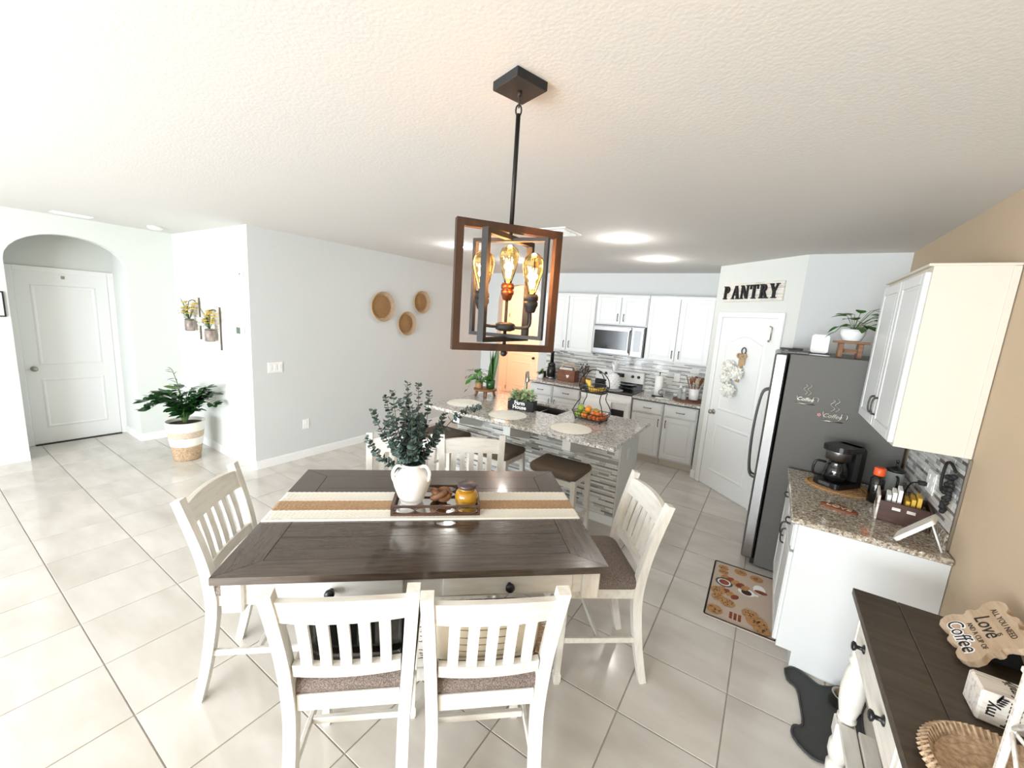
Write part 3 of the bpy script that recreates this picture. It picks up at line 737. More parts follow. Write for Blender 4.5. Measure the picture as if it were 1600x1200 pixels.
def base_cab(x0, x1, label, hinge_right, group='base cabinets on the kitchen wall', mid=None):
    c = thing('base_cabinet', label, 'cabinet', ((x0+x1)/2, YK-.003, 0), 0, group); w = x1-x0
    MB().box((0, -.29, .48), (w-.002, .58, .76)).build('body', 'cab_white', c)
    MB().box((0, -.26, .05), (w-.002, .50, .10)).build('toe_kick', 'toe', c)
    cab_door(c, -w/2+.012, w/2-.012, .70, .855, -.58, (0, 0, False), 'drawer', drawer=True)
    hx = (-w/2+.045) if hinge_right else (w/2-.045)
    cab_door(c, -w/2+.012, w/2-.012, .125, .685, -.58, (hx, .19, True))
    return c
base_cab(-3.22, -2.80, 'white base cabinet at the left end of the kitchen wall', False)
base_cab(-2.795, -2.335, 'white base cabinet between the left end cabinet and the range', True)
base_cab(-1.545, -1.125, 'white base cabinet directly right of the range', False)
base_cab(-1.12, -.695, 'white base cabinet next to the pantry wall', True)
def counter(name, x0, x1, y0, y1, z1, label, mt='granite', th=.032, bev=.006):
    o = MB().box(((x0+x1)/2, (y0+y1)/2, z1-th/2), (x1-x0, y1-y0, th), bev=bev).build(name, mt); return tag(o, label, 'countertop')
counter('countertop', -3.26, -2.334, 5.555, YK-.002, .914, 'speckled granite countertop left of the range')
counter('countertop', -1.546, -.672, 5.555, YK-.002, .914, 'speckled granite countertop between range and pantry wall')
def upper_cab(x0, x1, z0, z1, label, doors, group='wall cabinets above the kitchen counter'):
    c = thing('wall_cabinet', label, 'cabinet', ((x0+x1)/2, YK-.003, z0), 0, group); w = x1-x0; h = z1-z0
    MB().box((0, -.16, h/2), (w-.002, .32, h)).build('body', 'cab_white', c)
    dw = w/2
    for s in (-1, 1):
        a = 0.012 if s > 0 else -dw+.012; b = dw-.012 if s > 0 else -.012
        cab_door(c, a, b, .015, h-.03, -.32, ((-dw/2+.045)*s*1.0, -h/2+.12, True))
    MB().box((0, -.165, h+.004), (w-.002, .345, .012), bev=.003).build('top_moulding', 'cab_white', c)
    return c
upper_cab(-3.20, -2.315, 1.40, 2.285, 'white two-door wall cabinet nearest the chandelier', 2)
upper_cab(-2.31, -1.545, 1.855, 2.285, 'short white two-door wall cabinet above the microwave', 2)
upper_cab(-1.54, -.70, 1.40, 2.285, 'white two-door wall cabinet beside the pantry wall', 2)
# backsplash
def mosaic(parent, w, h, rh, y, limit, keyf=None, seed=1, name='mosaic_tile', long=(.06, .20)):
    rnd = random.Random(seed); L = []; z = 0; r = 0
    while z < h-.004:
        hh = min(rh*(1.0, .62, .85)[r % 3], h-z); x = -rnd.uniform(0, .1)
        while x < w:
            ln = rnd.uniform(*long); a, b = max(0, x), min(w, x+ln)
            if b-a > .012: L.append((a, b, z, z+hh, rnd.choice(((0, 0, 0, 0, 1, 1, 2), (0, 1, 2, 3, 3, 4, 2), (0, 0, 0, 1, 1, 2, 0))[r % 3])))
            x += ln
        z += hh; r += 1
    if keyf: L.sort(key=keyf)
    me = MB().box((0, 0, 0), (1, 1, 1)).mesh(name, 'mos0'); g = .0016; rest = MB()
    for i, (a, b, c, d, m) in enumerate(L):
        pr = y-.003-.0012*rnd.random()
        if i < limit:
            o = link(name, me, parent, ((a+b)/2, pr, (c+d)/2), (0, 0, 0), (b-a-g, .006, d-c-g)); o.material_slots[0].link = 'OBJECT'; o.material_slots[0].material = MATS['mos%d' % m]
        else: rest.box(((a+b)/2, pr, (c+d)/2), (b-a-g, .006, d-c-g), m)
    if rest.v:
        o = rest.build(name, ['mos0', 'mos1', 'mos2', 'mos3', 'mos4'], parent); o['kind'] = 'stuff'
bs = thing('backsplash', 'grey linear mosaic backsplash behind the kitchen counter', 'backsplash', (-3.26, YK-.001, .914), 0, kind='structure')
MB().box((1.294, -.001, .243), (2.588, .002, .486)).build('mortar_bed', 'mortar', bs)
mosaic(bs, 2.588, .484, .022, -.001, 0, seed=5, long=(.06, .2))
# microwave
mw = thing('microwave', 'stainless over-the-range microwave with dark glass door', 'microwave', (-1.9275, YK-.004, 1.425), 0)
MB().box((0, -.19, .21), (.758, .38, .425), bev=.004).build('body', 'steel', mw)
dd = MB().box((-.09, -.389, .21), (.575, .022, .40), bev=.006).build('door', 'steel', mw)
MB().box((-.10, -.401, .215), (.50, .004, .27), bev=.002).build('window', 'black_gloss', dd)
hd = MB().tube(smooth_path([(.185, -.40, .05), (.185, -.43, .08), (.185, -.435, .21), (.185, -.43, .34), (.185, -.40, .37)], 4), .008, 8).build('handle', 'black', dd)
MB().box((.29, -.389, .21), (.165, .022, .40), bev=.004).build('control_panel', 'steel', mw)
MB().box((.29, -.4015, .225), (.10, .003, .30)).build('keypad', 'black_gloss', mw)
MB().box((0, -.20, -.004), (.74, .34, .008)).build('vent_grille', 'black', mw)
# range
rg = thing('kitchen_range', 'electric range with white control panel, black glass top and oven door', 'range', (-1.94, YK-.004, 0), 0)
MB().box((0, -.31, .46), (.758, .60, .88), bev=.004).build('body', 'plastic_white', rg)
MB().box((0, -.33, .909), (.765, .60, .018), bev=.004).build('cooktop', 'black_gloss', rg)
bp = MB(); bp.box((0, -.04, 1.045), (.758, .07, .26), bev=.008); bp.build('control_panel', 'plastic_white', rg)
MB().box((0, -.079, .965), (.75, .008, .085)).build('panel_band', 'black_gloss', rg)
MB().box((0, -.0775, 1.105), (.16, .004, .06)).build('clock_display', 'black_gloss', rg)
for x in (-.30, -.21, .21, .30):
    k = MB().lathe([(.022, 0), (.022, .012), (.016, .02), (0, .021)], 14, T=TR(x, -.075, 1.105) @ RX(PI/2)); k.box((x, -.098, 1.105), (.006, .012, .036)); k.build('knob', 'black', rg)
MB().box((0, -.622, .50), (.735, .022, .62), bev=.005).build('oven_door', 'plastic_white', rg)
MB().box((0, -.635, .47), (.60, .006, .42)).build('oven_window', 'black_gloss', rg)
hb = MB(); hb.tube([(-.33, -.67, .78), (.33, -.67, .78)], .011, 10)
for s in (-1, 1): hb.tube([(s*.31, -.63, .78), (s*.31, -.67, .78)], .008, 8)
hb.build('oven_handle', 'plastic_white', rg)
MB().box((0, -.615, .10), (.735, .02, .15), bev=.004).build('drawer', 'plastic_white', rg)
tw = thing('dish_towel', 'white dish towel hanging over the oven handle', 'towel', (-2.02, YK-.674, .40), 0)
m = MB(); n = 14; vs = []; fs = []
for j, (y, z) in enumerate(((.030, .14), (.024, .34), (.012, .392), (0, .396), (-.013, .388), (-.022, .30), (-.026, .15), (-.026, .02))):
    for i in range(n+1):
        a = i/n; vs.append((-.20+.40*a, y-.006*math.sin(a*13)*(1 if z < .36 else .2), z))
for j in range(7):
    for i in range(n): fs.append((j*(n+1)+i, j*(n+1)+i+1, (j+1)*(n+1)+i+1, (j+1)*(n+1)+i))
o = m.add(vs, fs, 0, True).build('cloth', 'paper', tw); so = o.modifiers.new('s', 'SOLIDIFY'); so.thickness = .004
pi_ = thing('pineapple_jar', 'white ceramic pineapple jar on the range top', 'jar', (-1.90, 5.74, .934), 0)
m = MB().lathe([(.05, 0), (.07, .01), (.092, .05), (.098, .10), (.09, .16), (.066, .21), (.04, .235), (0, .238)], 22)
for j in range(6):
    z = .03+.033*j; rr = (.078, .092, .098, .096, .086, .07)[j]
    for k in range(12): a = 2*PI*(k+.5*(j % 2))/12; m.ball((rr*math.cos(a), rr*math.sin(a), z), (.014, .014, .014), 6, 4)
m.build('body', 'ceramic_gloss', pi_)
m = MB()
for k in range(14):
    a = k*2.4; r = .03*(1-k/16); m.leaf(.11+.004*k, .035, .3, -.5 if k < 7 else -.1, T=TR(0, 0, .225+.004*k) @ RZ(a) @ RY(-.7-.05*k) @ TR(r, 0, 0))
m.build('crown_lid', 'ceramic_gloss', pi_)
pt = MB().lathe([(.0, .0), (.12, .0), (.155, .008), (.152, .011), (.118, .005), (0, .004)], 28).build('plate', 'ceramic_gloss', None, (-1.90, 5.74, .919)); tag(pt, 'white plate under the pineapple jar on the range', 'plate')
# kitchen counter items, left of the range
K = .914
jc = thing('juicer', 'tall black slow juicer at the left end of the kitchen counter', 'appliance', (-3.02, 5.93, K))
MB().lathe([(.075, 0), (.08, .01), (.08, .03), (.07, .035)], 20).build('base_ring', 'steel', jc)
MB().lathe([(.07, .035), (.072, .12), (.066, .20), (.06, .205)], 20).build('body', 'black', jc)
MB().lathe([(.06, .205), (.062, .25), (.03, .27), (.03, .272)], 20).build('bowl', 'glass_dark', jc)
MB().lathe([(.03, .272), (.028, .43), (.033, .435), (.033, .45), (0, .45)], 18).build('feed_chute', 'black', jc)
sp = thing('potted_succulent', 'small green plant in a white pot beside the juicer', 'plant', (-3.14, 5.80, K))
MB().lathe([(.035, 0), (.045, .01), (.05, .08), (.046, .08), (.044, .07), (0, .07)], 18).build('pot', 'ceramic_gloss', sp)
rnd = random.Random(4); m = MB()
for k in range(26): m.leaf(rnd.uniform(.05, .10), .035, .2, .3, T=TR(0, 0, .07) @ RZ(k*2.4) @ RY(-rnd.uniform(.2, 1.5)) @ TR(.01, 0, 0))
m.build('foliage', 'leaf_pothos', sp)
mg = thing('mug', 'dark mug with handle at the left end of the kitchen counter', 'mug', (-3.22+.04, 5.98, K))
MB().lathe([(.036, 0), (.04, .005), (.04, .10), (.036, .10), (.034, .01), (0, .01)], 18).build('cup', 'black', mg)
MB().tube(smooth_path([(-.038, 0, .08), (-.065, 0, .075), (-.065, 0, .035), (-.038, 0, .025)], 4), .005, 6).build('handle', 'black', mg)
bb = thing('wooden_box', 'brown wooden recipe box with arched handle and white heart on the kitchen counter', 'box', (-2.72, 5.95, K))
MB().box((0, 0, .09), (.30, .18, .18), bev=.004).build('box_body', 'wood_red', bb)
MB().box((0, -.092, .205), (.22, .012, .035)).build('name_strip', 'wood_white', bb)
MB().tube([(.125*math.cos(a), 0, .18+.10*math.sin(a)) for a in [PI*k/16 for k in range(17)]], .014, 8, flat=(1, 1)).build('handle', 'wood_light', bb)
hs = [(0, -.028), (.014, -.012), (.026, .004), (.026, .018), (.014, .026), (0, .016), (-.014, .026), (-.026, .018), (-.026, .004), (-.014, -.012)]
MB().prism(hs, 0, .004, T=TR(.03, -.09, .085) @ RX(PI/2)).build('heart', 'paper', bb)
dp = thing('dried_flowers', 'dried brown flowers in a jar behind the wooden box', 'plant', (-2.47, 5.99, K))
MB().lathe([(.03, 0), (.036, .01), (.036, .09), (.03, .10), (.028, .10), (.032, .09), (.032, .012), (0, .012)], 16).build('jar', 'wood_brown', dp)
m = MB(); rnd = random.Random(8)
for k in range(24):
    a = rnd.uniform(0, 2*PI); r = rnd.uniform(.02, .09); z = rnd.uniform(.18, .30); m.tube([(0, 0, .09), (r*.5*math.cos(a), r*.5*math.sin(a), z*.7), (r*math.cos(a), r*math.sin(a), z)], .002, 4); m.ball((r*math.cos(a), r*math.sin(a), z), .014, 6, 5)
m.build('stems', 'wood_tray', dp)
# right of the range
ptw = thing('paper_towel_holder', 'paper towel roll on a black wire holder on the kitchen counter', 'paper towel', (-1.27, 5.80, K))
MB().lathe([(.02, .02), (.055, .02), (.055, .295), (.02, .295)], 24).build('paper_roll', 'paper', ptw)
m = MB(); m.tube([(0, 0, 0), (0, 0, .33)], .005, 8); m.ball((0, 0, .335), .011, 8, 6)
m.tube([(.075*math.cos(a), .075*math.sin(a), .006) for a in [2*PI*k/24 for k in range(24)]], .005, 6, closed=True); m.tube([(-.075, 0, .006), (.075, 0, .006)], .004, 6)
m.tube(smooth_path([(.07, -.02, .006), (.07, -.02, .10), (.03, -.066, .10), (.03, -.066, .05), (.066, -.03, .05)], 4), .004, 6); m.build('wire_holder', 'iron', ptw)
sr_ = thing('spoon_rest', 'small white spoon rest on the counter in front of the paper towels', 'spoon rest', (-1.20, 5.66, K))
m = MB(); m.lathe([(0, .002), (.05, .002), (.06, .014), (.056, .015), (.045, .006), (0, .006)], 20, sx=1.2, sy=.8); m.box((.085, 0, .008), (.07, .025, .008), bev=.003); m.build('dish', 'ceramic_gloss', sr_)
ot = thing('outlet_plate', 'white outlet plate on the kitchen backsplash', 'outlet', (-1.116, YK-.008, 1.17))
MB().box((0, -.003, 0), (.08, .006, .12), bev=.002).build('plate', 'plastic_white', ot)
for z in (-.025, .025): MB().box((0, -.007, z), (.035, .003, .03), bev=.001).build('socket', 'plastic_white', ot)
rt_ = thing('round_wood_tray', 'round brown wooden tray with utensils at the pantry end of the counter', 'tray', (-.885, 5.86, K))
MB().lathe([(.0, .006), (.165, .006), (.18, .02), (.188, .02), (.188, .0), (0, .0)], 28).build('tray_body', 'wood_red', rt_)
cr = thing('utensil_crock', 'white ribbed crock filled with wooden utensils on the round tray', 'crock', (-.82, 5.88, K+.0205))
MB().lathe([(.055, 0), (.062, .01), (.065, .15), (.06, .152), (.057, .14), (.055, .012), (0, .012)], 22).build('crock_body', 'ceramic_gloss', cr)
rnd = random.Random(2)
for k in range(8):
    a = k*.85; lean = rnd.uniform(.15, .35); T = TR(.02*math.cos(a), .02*math.sin(a), .02) @ RZ(a) @ RY(lean)
    m = MB(); m.tube([(0, 0, 0), (0, 0, .20)], .006, 6, T=T); m.lathe([(0, .19), (.022, .21), (.028, .25), (.02, .29), (0, .30)], 10, sx=1, sy=.3, T=T @ RZ(PI/2)); uo = m.build('wooden_utensil', ('wood_light', 'wood_brown', 'wood_red')[k % 3], None, (-.82, 5.88, K+.0205)); tag(uo, 'wooden cooking utensil standing in the white crock', 'utensil', 'wooden utensils in the crock')
for k, (x, y, h, lb) in enumerate(((-.985, 5.82, .14, 'clear glass soap bottle at the left of the round tray'), (-.925, 5.77, .11, 'short clear glass bottle at the front of the round tray'))):
    b = thing('glass_bottle', lb, 'bottle', (x, y, K+.0205))
    MB().lathe([(.03, 0), (.034, .005), (.034, h*.65), (.014, h*.82), (.014, h), (0, h)], 16).build('bottle_body', 'granite_glass', b)
    MB().lathe([(.018, h), (.018, h+.03), (.006, h+.035), (.006, h+.06), (0, h+.06)], 12).build('pump' if k == 0 else 'stopper', 'plastic_white', b)
cbd = thing('cutting_board', 'wooden cutting board hanging beside the wall cabinet near the pantry', 'cutting board', (-.684, 5.93, 1.33))
MB().prism(poly_round(.20, .26, .04), -.008, .008, T=TR(0, 0, .16) @ RY(PI/2) @ RZ(PI/2)).build('board', 'wood_brown', cbd)
# ------------------------------------------------------------------ island
IX0, IX1, IY0, IY1 = -3.0, -.945, 3.055, 4.17
isl = thing('kitchen_island', 'kitchen island with mosaic front and white end panel', 'island', (-2.0, 3.56, 0))
# body (hollow where the sink sits)
m = MB(); m.box((-.005, .02, .44), (1.94, .04, .88)); m.box((.945, .30, .44), (.04, .52, .88)); m.box((-.955, .30, .44), (.04, .52, .88)); m.box((-.005, .56, .44), (1.94, .04, .88)); m.box((-.005, .3, .05), (1.85, .5, .02))
m.build('body', 'cab_white', isl)
MB().box((-.005, -.008, .045), (1.94, .014, .09), bev=.003).build('base_trim', 'trim', isl)
MB().box((.972, .29, .045), (.014, .6, .09), bev=.003).build('base_trim', 'trim', isl)
MB().box((-.005, -.001, .485), (1.92, .002, .79)).build('mortar_bed', 'mortar', isl)
isl_face = Vector((.86, 0, .5))
fcm = thing  # (alias unused)
hold = MB().box((-.965, -.0015, .092), (.002, .001, .002)).build('mosaic_panel', 'mortar', isl)
# mosaic panel keeps its tiles as sub-parts
hold.location = (-.965, 0, .092)
hold.data.transform(TR(.965, 0, -.092))
mosaic(hold, 1.92, .785, .022, -.002, 300, keyf=lambda q: (-(q[1]-1.92)**2*0)-(q[0]+q[1])/2-.2*q[2] if (q[0]+q[1])/2 > .9 else 10-(q[0]+q[1])/2, seed=9)
for x in (-.66, -.03, .60):
    cb = MB(); cb.prism([(0, 0), (-.40, 0), (-.40, -.115), (-.36, -.13), (-.12, -.20), (-.03, -.23), (0, -.23)], -.04, .04, T=TR(x, -.006, .88) @ Matrix(((0, 0, 1, 0), (1, 0, 0, 0), (0, 1, 0, 0), (0, 0, 0, 1)))); cb.build('corbel', 'trim', isl)
MB().box((.968, .22, .66), (.004, .075, .115), bev=.001).build('outlet_plate', 'plastic_white', isl)
# granite slab with sink cut-out
sx0, sx1, sy0, sy1 = -2.36, -1.78, 3.70, 4.06
m = MB(); z = .898; t = .032
for (a, b, c, d) in ((IX0, IX1, IY0, sy0), (IX0, IX1, sy1, IY1), (IX0, sx0, sy0, sy1), (sx1, IX1, sy0, sy1)): m.box(((a+b)/2, (c+d)/2, z), (b-a, d-c, t))
o = m.build('island_countertop', 'granite'); tag(o, 'speckled granite island countertop with sink cut-out', 'countertop')
sk = thing('sink', 'stainless undermount double sink in the island', 'sink', ((sx0+sx1)/2, (sy0+sy1)/2, .69))
m = MB(); w, d = sx1-sx0-.004, sy1-sy0-.004
m.box((0, 0, .003), (w, d, .006))
for s in (-1, 1): m.box((s*(w/2-.004), 0, .105), (.008, d, .20)); m.box((0, s*(d/2-.004), .105), (w, .008, .20))
m.box((0, 0, .09), (.02, d-.016, .17)); m.build('basin', 'steel', sk)
for s in (-1, 1): MB().lathe([(.04, .006), (.04, .009), (.03, .008), (0, .0075)], 18, T=TR(s*.15, 0, 0)).build('drain', 'nickel', sk)
fc = thing('faucet', 'tall chrome gooseneck faucet on the island', 'faucet', (-2.41, 4.11, K))
m = MB(); m.lathe([(.028, 0), (.028, .01), (.018, .02), (.018, .06), (0, .06)], 16); m.tube(smooth_path([(0, 0, .05), (0, 0, .22), (.012, -.02, .31), (.05, -.07, .345), (.085, -.12, .30), (.09, -.13, .24)], 6), [.017]*20+[.018]*4+[.021]*7, 12); m.build('spout', 'nickel', fc)
MB().tube([(.02, .0, .05), (.06, .02, .075)], .006, 8).build('lever', 'nickel', fc)
# stools
def stool(x, label):
    s = thing('bar_stool', label, 'stool', (x, 3.10, 0), 0, 'brown saddle stools at the island')
    n = 12; vs = []; fs = []
    P = poly_round(.46, .36, .05, 4); N = len(P)
    for sc, z in ((.97, .575), (1.0, .59), (1.0, .612), (.94, .632), (.6, .640)):
        for (a, b) in P: vs.append((a*sc, b*sc, z+.035*(abs(a*sc)/.23)**2))
    for j in range(4):
        for i in range(N): fs.append((j*N+i, j*N+(i+1) % N, (j+1)*N+(i+1) % N, (j+1)*N+i))
    fs.append(tuple(range(4*N, 5*N))); fs.append(tuple(range(N-1, -1, -1)))
    MB().add(vs, fs, 0, True).build('seat_cushion', 'stool_fabric', s)
    a = MB()
    for q in (-1, 1): a.box((0, q*.15, .555), (.40, .022, .05), bev=.003); a.box((q*.195, 0, .57), (.022, .28, .05), bev=.003)
    a.build('seat_frame', 'whitewash_h', s)
    for qx in (-1, 1):
        for qy in (-1, 1):
            l = MB(); vs = []
            for (sp, h, z) in ((.030, .017, 0), (0, .021, .60)):
                for (u, v) in ((-1, -1), (1, -1), (1, 1), (-1, 1)): vs.append((qx*(.195+sp)+u*h, qy*(.148+sp*.6)+v*h, z))
            l.add(vs, [(3, 2, 1, 0), (4, 5, 6, 7), (0, 1, 5, 4), (1, 2, 6, 5), (2, 3, 7, 6), (3, 0, 4, 7)]).build('leg', 'whitewash', s)
    for qx in (-1, 1): MB().box((qx*.213, 0, .24), (.018, .30, .03), bev=.003).build('stretcher', 'whitewash_h', s)
    for qy in (-1, 1): MB().box((0, qy*.155, .17), (.40, .018, .03), bev=.003).build('footrest', 'whitewash_h', s)
stool(-1.41, 'brown-seated bar stool at the right end of the island'); stool(-2.09, 'brown-seated bar stool in the middle of the island'); stool(-2.76, 'brown-seated bar stool at the left of the island behind the vase')
# ------------------------------------------------------------------ refrigerator
fg = thing('refrigerator', 'stainless refrigerator with dark grey side beside the pantry', 'refrigerator', (XR-.02, 3.68+.455, 0), -PI/2)
# local: x -> -Y (towards the camera), -y -> -X (front)
MB().box((0, -.365, .885), (.905, .73, 1.735), bev=.004).build('body', 'fridge_side', fg)
MB().box((0, -.36, .012), (.86, .66, .02)).build('base_feet', 'black', fg)
for s in (-1, 1):
    d = MB().box((s*.2285, -.785, .905), (.447, .085, 1.69), bev=.012).build('door', 'steel', fg)
    MB().tube(smooth_path([(s*.045, -.825, .62), (s*.045, -.875, .68), (s*.045, -.895, 1.02), (s*.045, -.875, 1.36), (s*.045, -.825, 1.42)], 5), .010, 8).build('handle', 'steel_dark', d)
hg = MB()
for s in (-1, 1): hg.box((s*.40, -.74, 1.762), (.06, .11, .018), bev=.004); hg.box((s*.42, -.66, 1.765), (.05, .08, .02), bev=.004)
hg.build('hinge_cover', 'steel_dark', fg)
MB().box((0, -.742, .045), (.88, .03, .05)).build('kick_grille', 'black', fg)
def wire_cup(loc, label, word, sc=1.0, flip=1):
    c = thing('wire_cup_magnet', label, 'wall art', loc, 0, 'wire coffee cup magnets')
    m = MB(); r = .002
    cup = [(-.045, 0, .05), (-.042, 0, .02), (-.025, 0, 0), (.025, 0, 0), (.042, 0, .02), (.045, 0, .05)]
    m.tube(smooth_path(cup, 4), r, 5); m.tube(smooth_path([(.044, 0, .045), (.07, 0, .045), (.068, 0, .015), (.038, 0, .014)], 4), r, 5)
    m.tube([(-.055, 0, -.006), (.055, 0, -.006)], .0035, 5)
    for k, x in enumerate((-.01, .012)):
        m.tube(smooth_path([(x, 0, .055), (x+.016, 0, .075), (x-.006, 0, .095), (x+.012, 0, .118), (x, 0, .125+.01*k)], 5), r, 5)
    o = m.build('wire_outline', 'nickel', c); o.scale = (sc, 1, sc)
    text(word, .034*sc, .0008, TR(.0, -.001, .026*sc) @ RX(PI/2) , 'nickel', 'wire_word', c, shear=.35)
    return c
a = wire_cup((.245, 3.678-.0028, 1.40), 'upper wire coffee cup magnet on the side of the refrigerator', 'Coffee', 1.1)
b = wire_cup((.42, 3.678-.0028, 1.30), 'lower wire coffee cup magnet with a pink flower on the refrigerator side', 'Coffee', 1.2)
m = MB()
for k in range(5): m.ball((-.075+.008*math.cos(k*1.26), -.003, .03+.008*math.sin(k*1.26)), (.006, .003, .006), 6, 4)
mat('pink', (206, 150, 160), .6); m.build('flower', 'pink', b)
# on top of the refrigerator
FT = 1.7535
st = thing('plant_stand', 'small brown wooden H-shaped stand on top of the refrigerator', 'stand', (.46, 3.83, FT), 0)
MB().box((0, 0, .112), (.20, .13, .016), bev=.002).build('top_board', 'wood_brown', st)
for s in (-1, 1): MB().box((s*.055, 0, .052), (.028, .11, .104), bev=.002).build('leg', 'wood_brown', st)
MB().box((0, 0, .05), (.082, .028, .028)).build('crossbar', 'wood_brown', st)
pp = thing('potted_pothos', 'green leafy plant in a white pot on the wooden stand above the refrigerator', 'plant', (.46, 3.83, FT+.1205), 0)
MB().lathe([(.04, 0), (.055, .006), (.072, .05), (.075, .085), (.07, .086), (.066, .07), (0, .068)], 22).build('pot', 'ceramic_gloss', pp)
lm = MB().leaf(1, .62, .22, .22, shape=.7, n=6).mesh('leaf', 'leaf_pothos')
rnd = random.Random(21)
for k in range(17):
    a = k*2.4; el = rnd.uniform(.15, 1.2); L = rnd.uniform(.085, .12); R = rnd.uniform(.03, .09)
    p = Vector((R*math.cos(a)+.02, R*math.sin(a), .085+el*.10)); stt = MB().tube([(0, 0, .07), tuple(p*.6+Vector((0, 0, .035))), tuple(p)], .002, 4).build('stem', 'stem_green', pp)
    link('leaf', lm, stt, p, (rnd.uniform(-.3, .3), rnd.uniform(-.5, .4), a), (L, L, L))
for (x, y, z, a) in ((.14, -.05, .20, -.3), (.19, -.07, .21, -.2), (.17, -.03, .15, .4), (-.09, -.03, .10, 2.8), (-.105, -.02, .06, 3.4)):
    stt = MB().tube(smooth_path([(0, 0, .08), (x*.5, y*.5, max(z, .10)+.02), (x, y, z)], 4), .002, 4).build('stem', 'stem_green', pp)
    link('leaf', lm, stt, (x, y, z), (.2, .5, a), (.075, .075, .075))
bt = thing('enamel_tray', 'white enamel tray with navy rim on top of the refrigerator', 'tray', (.255, 3.84, FT))
MB().prism(poly_round(.20, .13, .03), .0, .012).build('tray_body', 'ceramic_gloss', bt); MB().tube([(x, y, .013) for x, y in poly_round(.20, .13, .03)], .004, 6, closed=True).build('rim', 'navy', bt)
MB().box((0, -.04, .035), (.17, .02, .03)).build('drawer_lip', 'steel_dark', bt) if False else None
pq = thing('leaning_plaque', 'white rounded plaque leaning on the wall above the refrigerator', 'plaque', (.285, 3.875, FT+.0145))
MB().prism(poly_round(.11, .14, .02), -.006, .006, T=TR(0, 0, .07) @ RX(math.radians(78))).build('board', 'ceramic_gloss', pq)
MB().tube([(x, 0, 0) for x, y in ()] or [(-.04, .012, .005), (.04, .012, .005)], .004, 5).build('foot', 'ceramic_gloss', pq)
# ------------------------------------------------------------------ right counter
RC = .90
rb = thing('base_cabinet', 'white base cabinet under the coffee counter by the tan wall', 'cabinet', (XR-.003, 3.135, 0), -PI/2)
MB().box((0, -.30, .484), (.955, .60, .768)).build('body', 'cab_white', rb)
MB().box((0, -.262, .05), (.951, .52, .10)).build('toe_kick', 'cab_white', rb)
for k, (a, b) in enumerate(((-.465, -.01), (.01, .465))):
    cab_door(rb, a, b, .70, .855, -.60, (0, 0, False), 'drawer', drawer=True); cab_door(rb, a, b, .125, .685, -.60, ((.18 if k == 0 else -.18), .19, True))
o = MB().box((.5375, 3.132, RC-.016), (.64, 1.00, .032), bev=.006).build('countertop', 'granite_warm'); tag(o, 'speckled brown granite countertop of the coffee counter', 'countertop')
MB().box((XR-.012, 3.15, RC+.05), (.02, .95, .10), bev=.003) if False else None
ub = thing('wall_cabinet', 'cream wall cabinet above the coffee counter by the tan wall', 'cabinet', (XR-.003, 3.205, 1.37), -PI/2)
MB().box((0, -.14, .445), (.92, .28, .89)).build('body', 'cab_cream', ub)
MB().box((0, -.148, .897), (.925, .30, .014), bev=.003).build('top_moulding', 'cab_cream', ub)
MB().box((.4625, -.013, .445), (.012, .026, .89), bev=.003).build('scribe_moulding', 'cab_cream', ub)
for k, (a, b) in enumerate(((-.45, -.008), (.008, .45))):
    cab_door(ub, a, b, .015, .865, -.28, ((.185 if k == 0 else -.185), -.30, True))
rs = thing('backsplash', 'grey linear mosaic backsplash of the coffee counter', 'backsplash', (XR-.001, 3.64, RC), -PI/2, kind='structure')
MB().box((.45, -.001, .234), (.90, .002, .468)).build('mortar_bed', 'mortar', rs)
MB().box((.45, -.012, .04), (.90, .020, .08)).build('granite_upstand', 'granite_warm', rs)
hp = MB().box((0, -.0015, .0), (.9, .001, .002)).build('mosaic_panel', 'mortar', rs, (0, 0, .083)); hp.data.transform(TR(.45, 0, 0))
mosaic(hp, .90, .382, .026, -.002, 300, seed=14, long=(.05, .15))
MB().box((.907, -.006, .234), (.012, .012, .468), bev=.002).build('edge_trim', 'nickel', rs)
def wall_local(y, z): return (XR-.008, y, z)
ro = thing('outlet_plate', 'white double outlet plate on the coffee counter backsplash', 'outlet', (XR-.0095, 3.13, 1.13), -PI/2)
MB().box((0, -.003, 0), (.13, .006, .125), bev=.002).build('plate', 'plastic_white', ro)
for x in (-.032, .032):
    for z in (-.026, .026): MB().box((x, -.007, z), (.034, .003, .03), bev=.001).build('socket', 'plastic_white', ro)
pgc = thing('power_cord', 'black plug and cord in the coffee counter outlet', 'cord', (XR-.018, 3.16, 1.105), -PI/2)
MB().box((0, -.02, 0), (.028, .035, .024), bev=.004).build('plug', 'black', pgc)
MB().tube(smooth_path([(0, -.035, 0), (-.02, -.06, -.02), (-.05, -.07, -.09), (-.08, -.055, -.15), (-.10, -.06, -.197)], 6), .004, 6).build('cable', 'black', pgc)
gh = thing('iron_grape_hanger', 'black iron grape cluster hanging on the coffee counter backsplash', 'wall art', (XR-.010, 2.84, 1.20), -PI/2)
m = MB(); rnd = random.Random(6)
for k in range(26):
    z = -.13+.20*(k/26); wd = .05*(.25+.75*(k/26)); m.ball((rnd.uniform(-wd, wd)+.02, -.015-rnd.uniform(0, .012), z), .013, 8, 6)
m.build('grapes', 'black_matte', gh)
MB().tube(smooth_path([(.03, -.012, .08), (-.02, -.02, .11), (-.08, -.02, .09), (-.09, -.02, .0), (-.07, -.018, -.05), (-.05, -.014, -.02)], 5), .007, 7).build('scroll_stem', 'black_matte', gh)
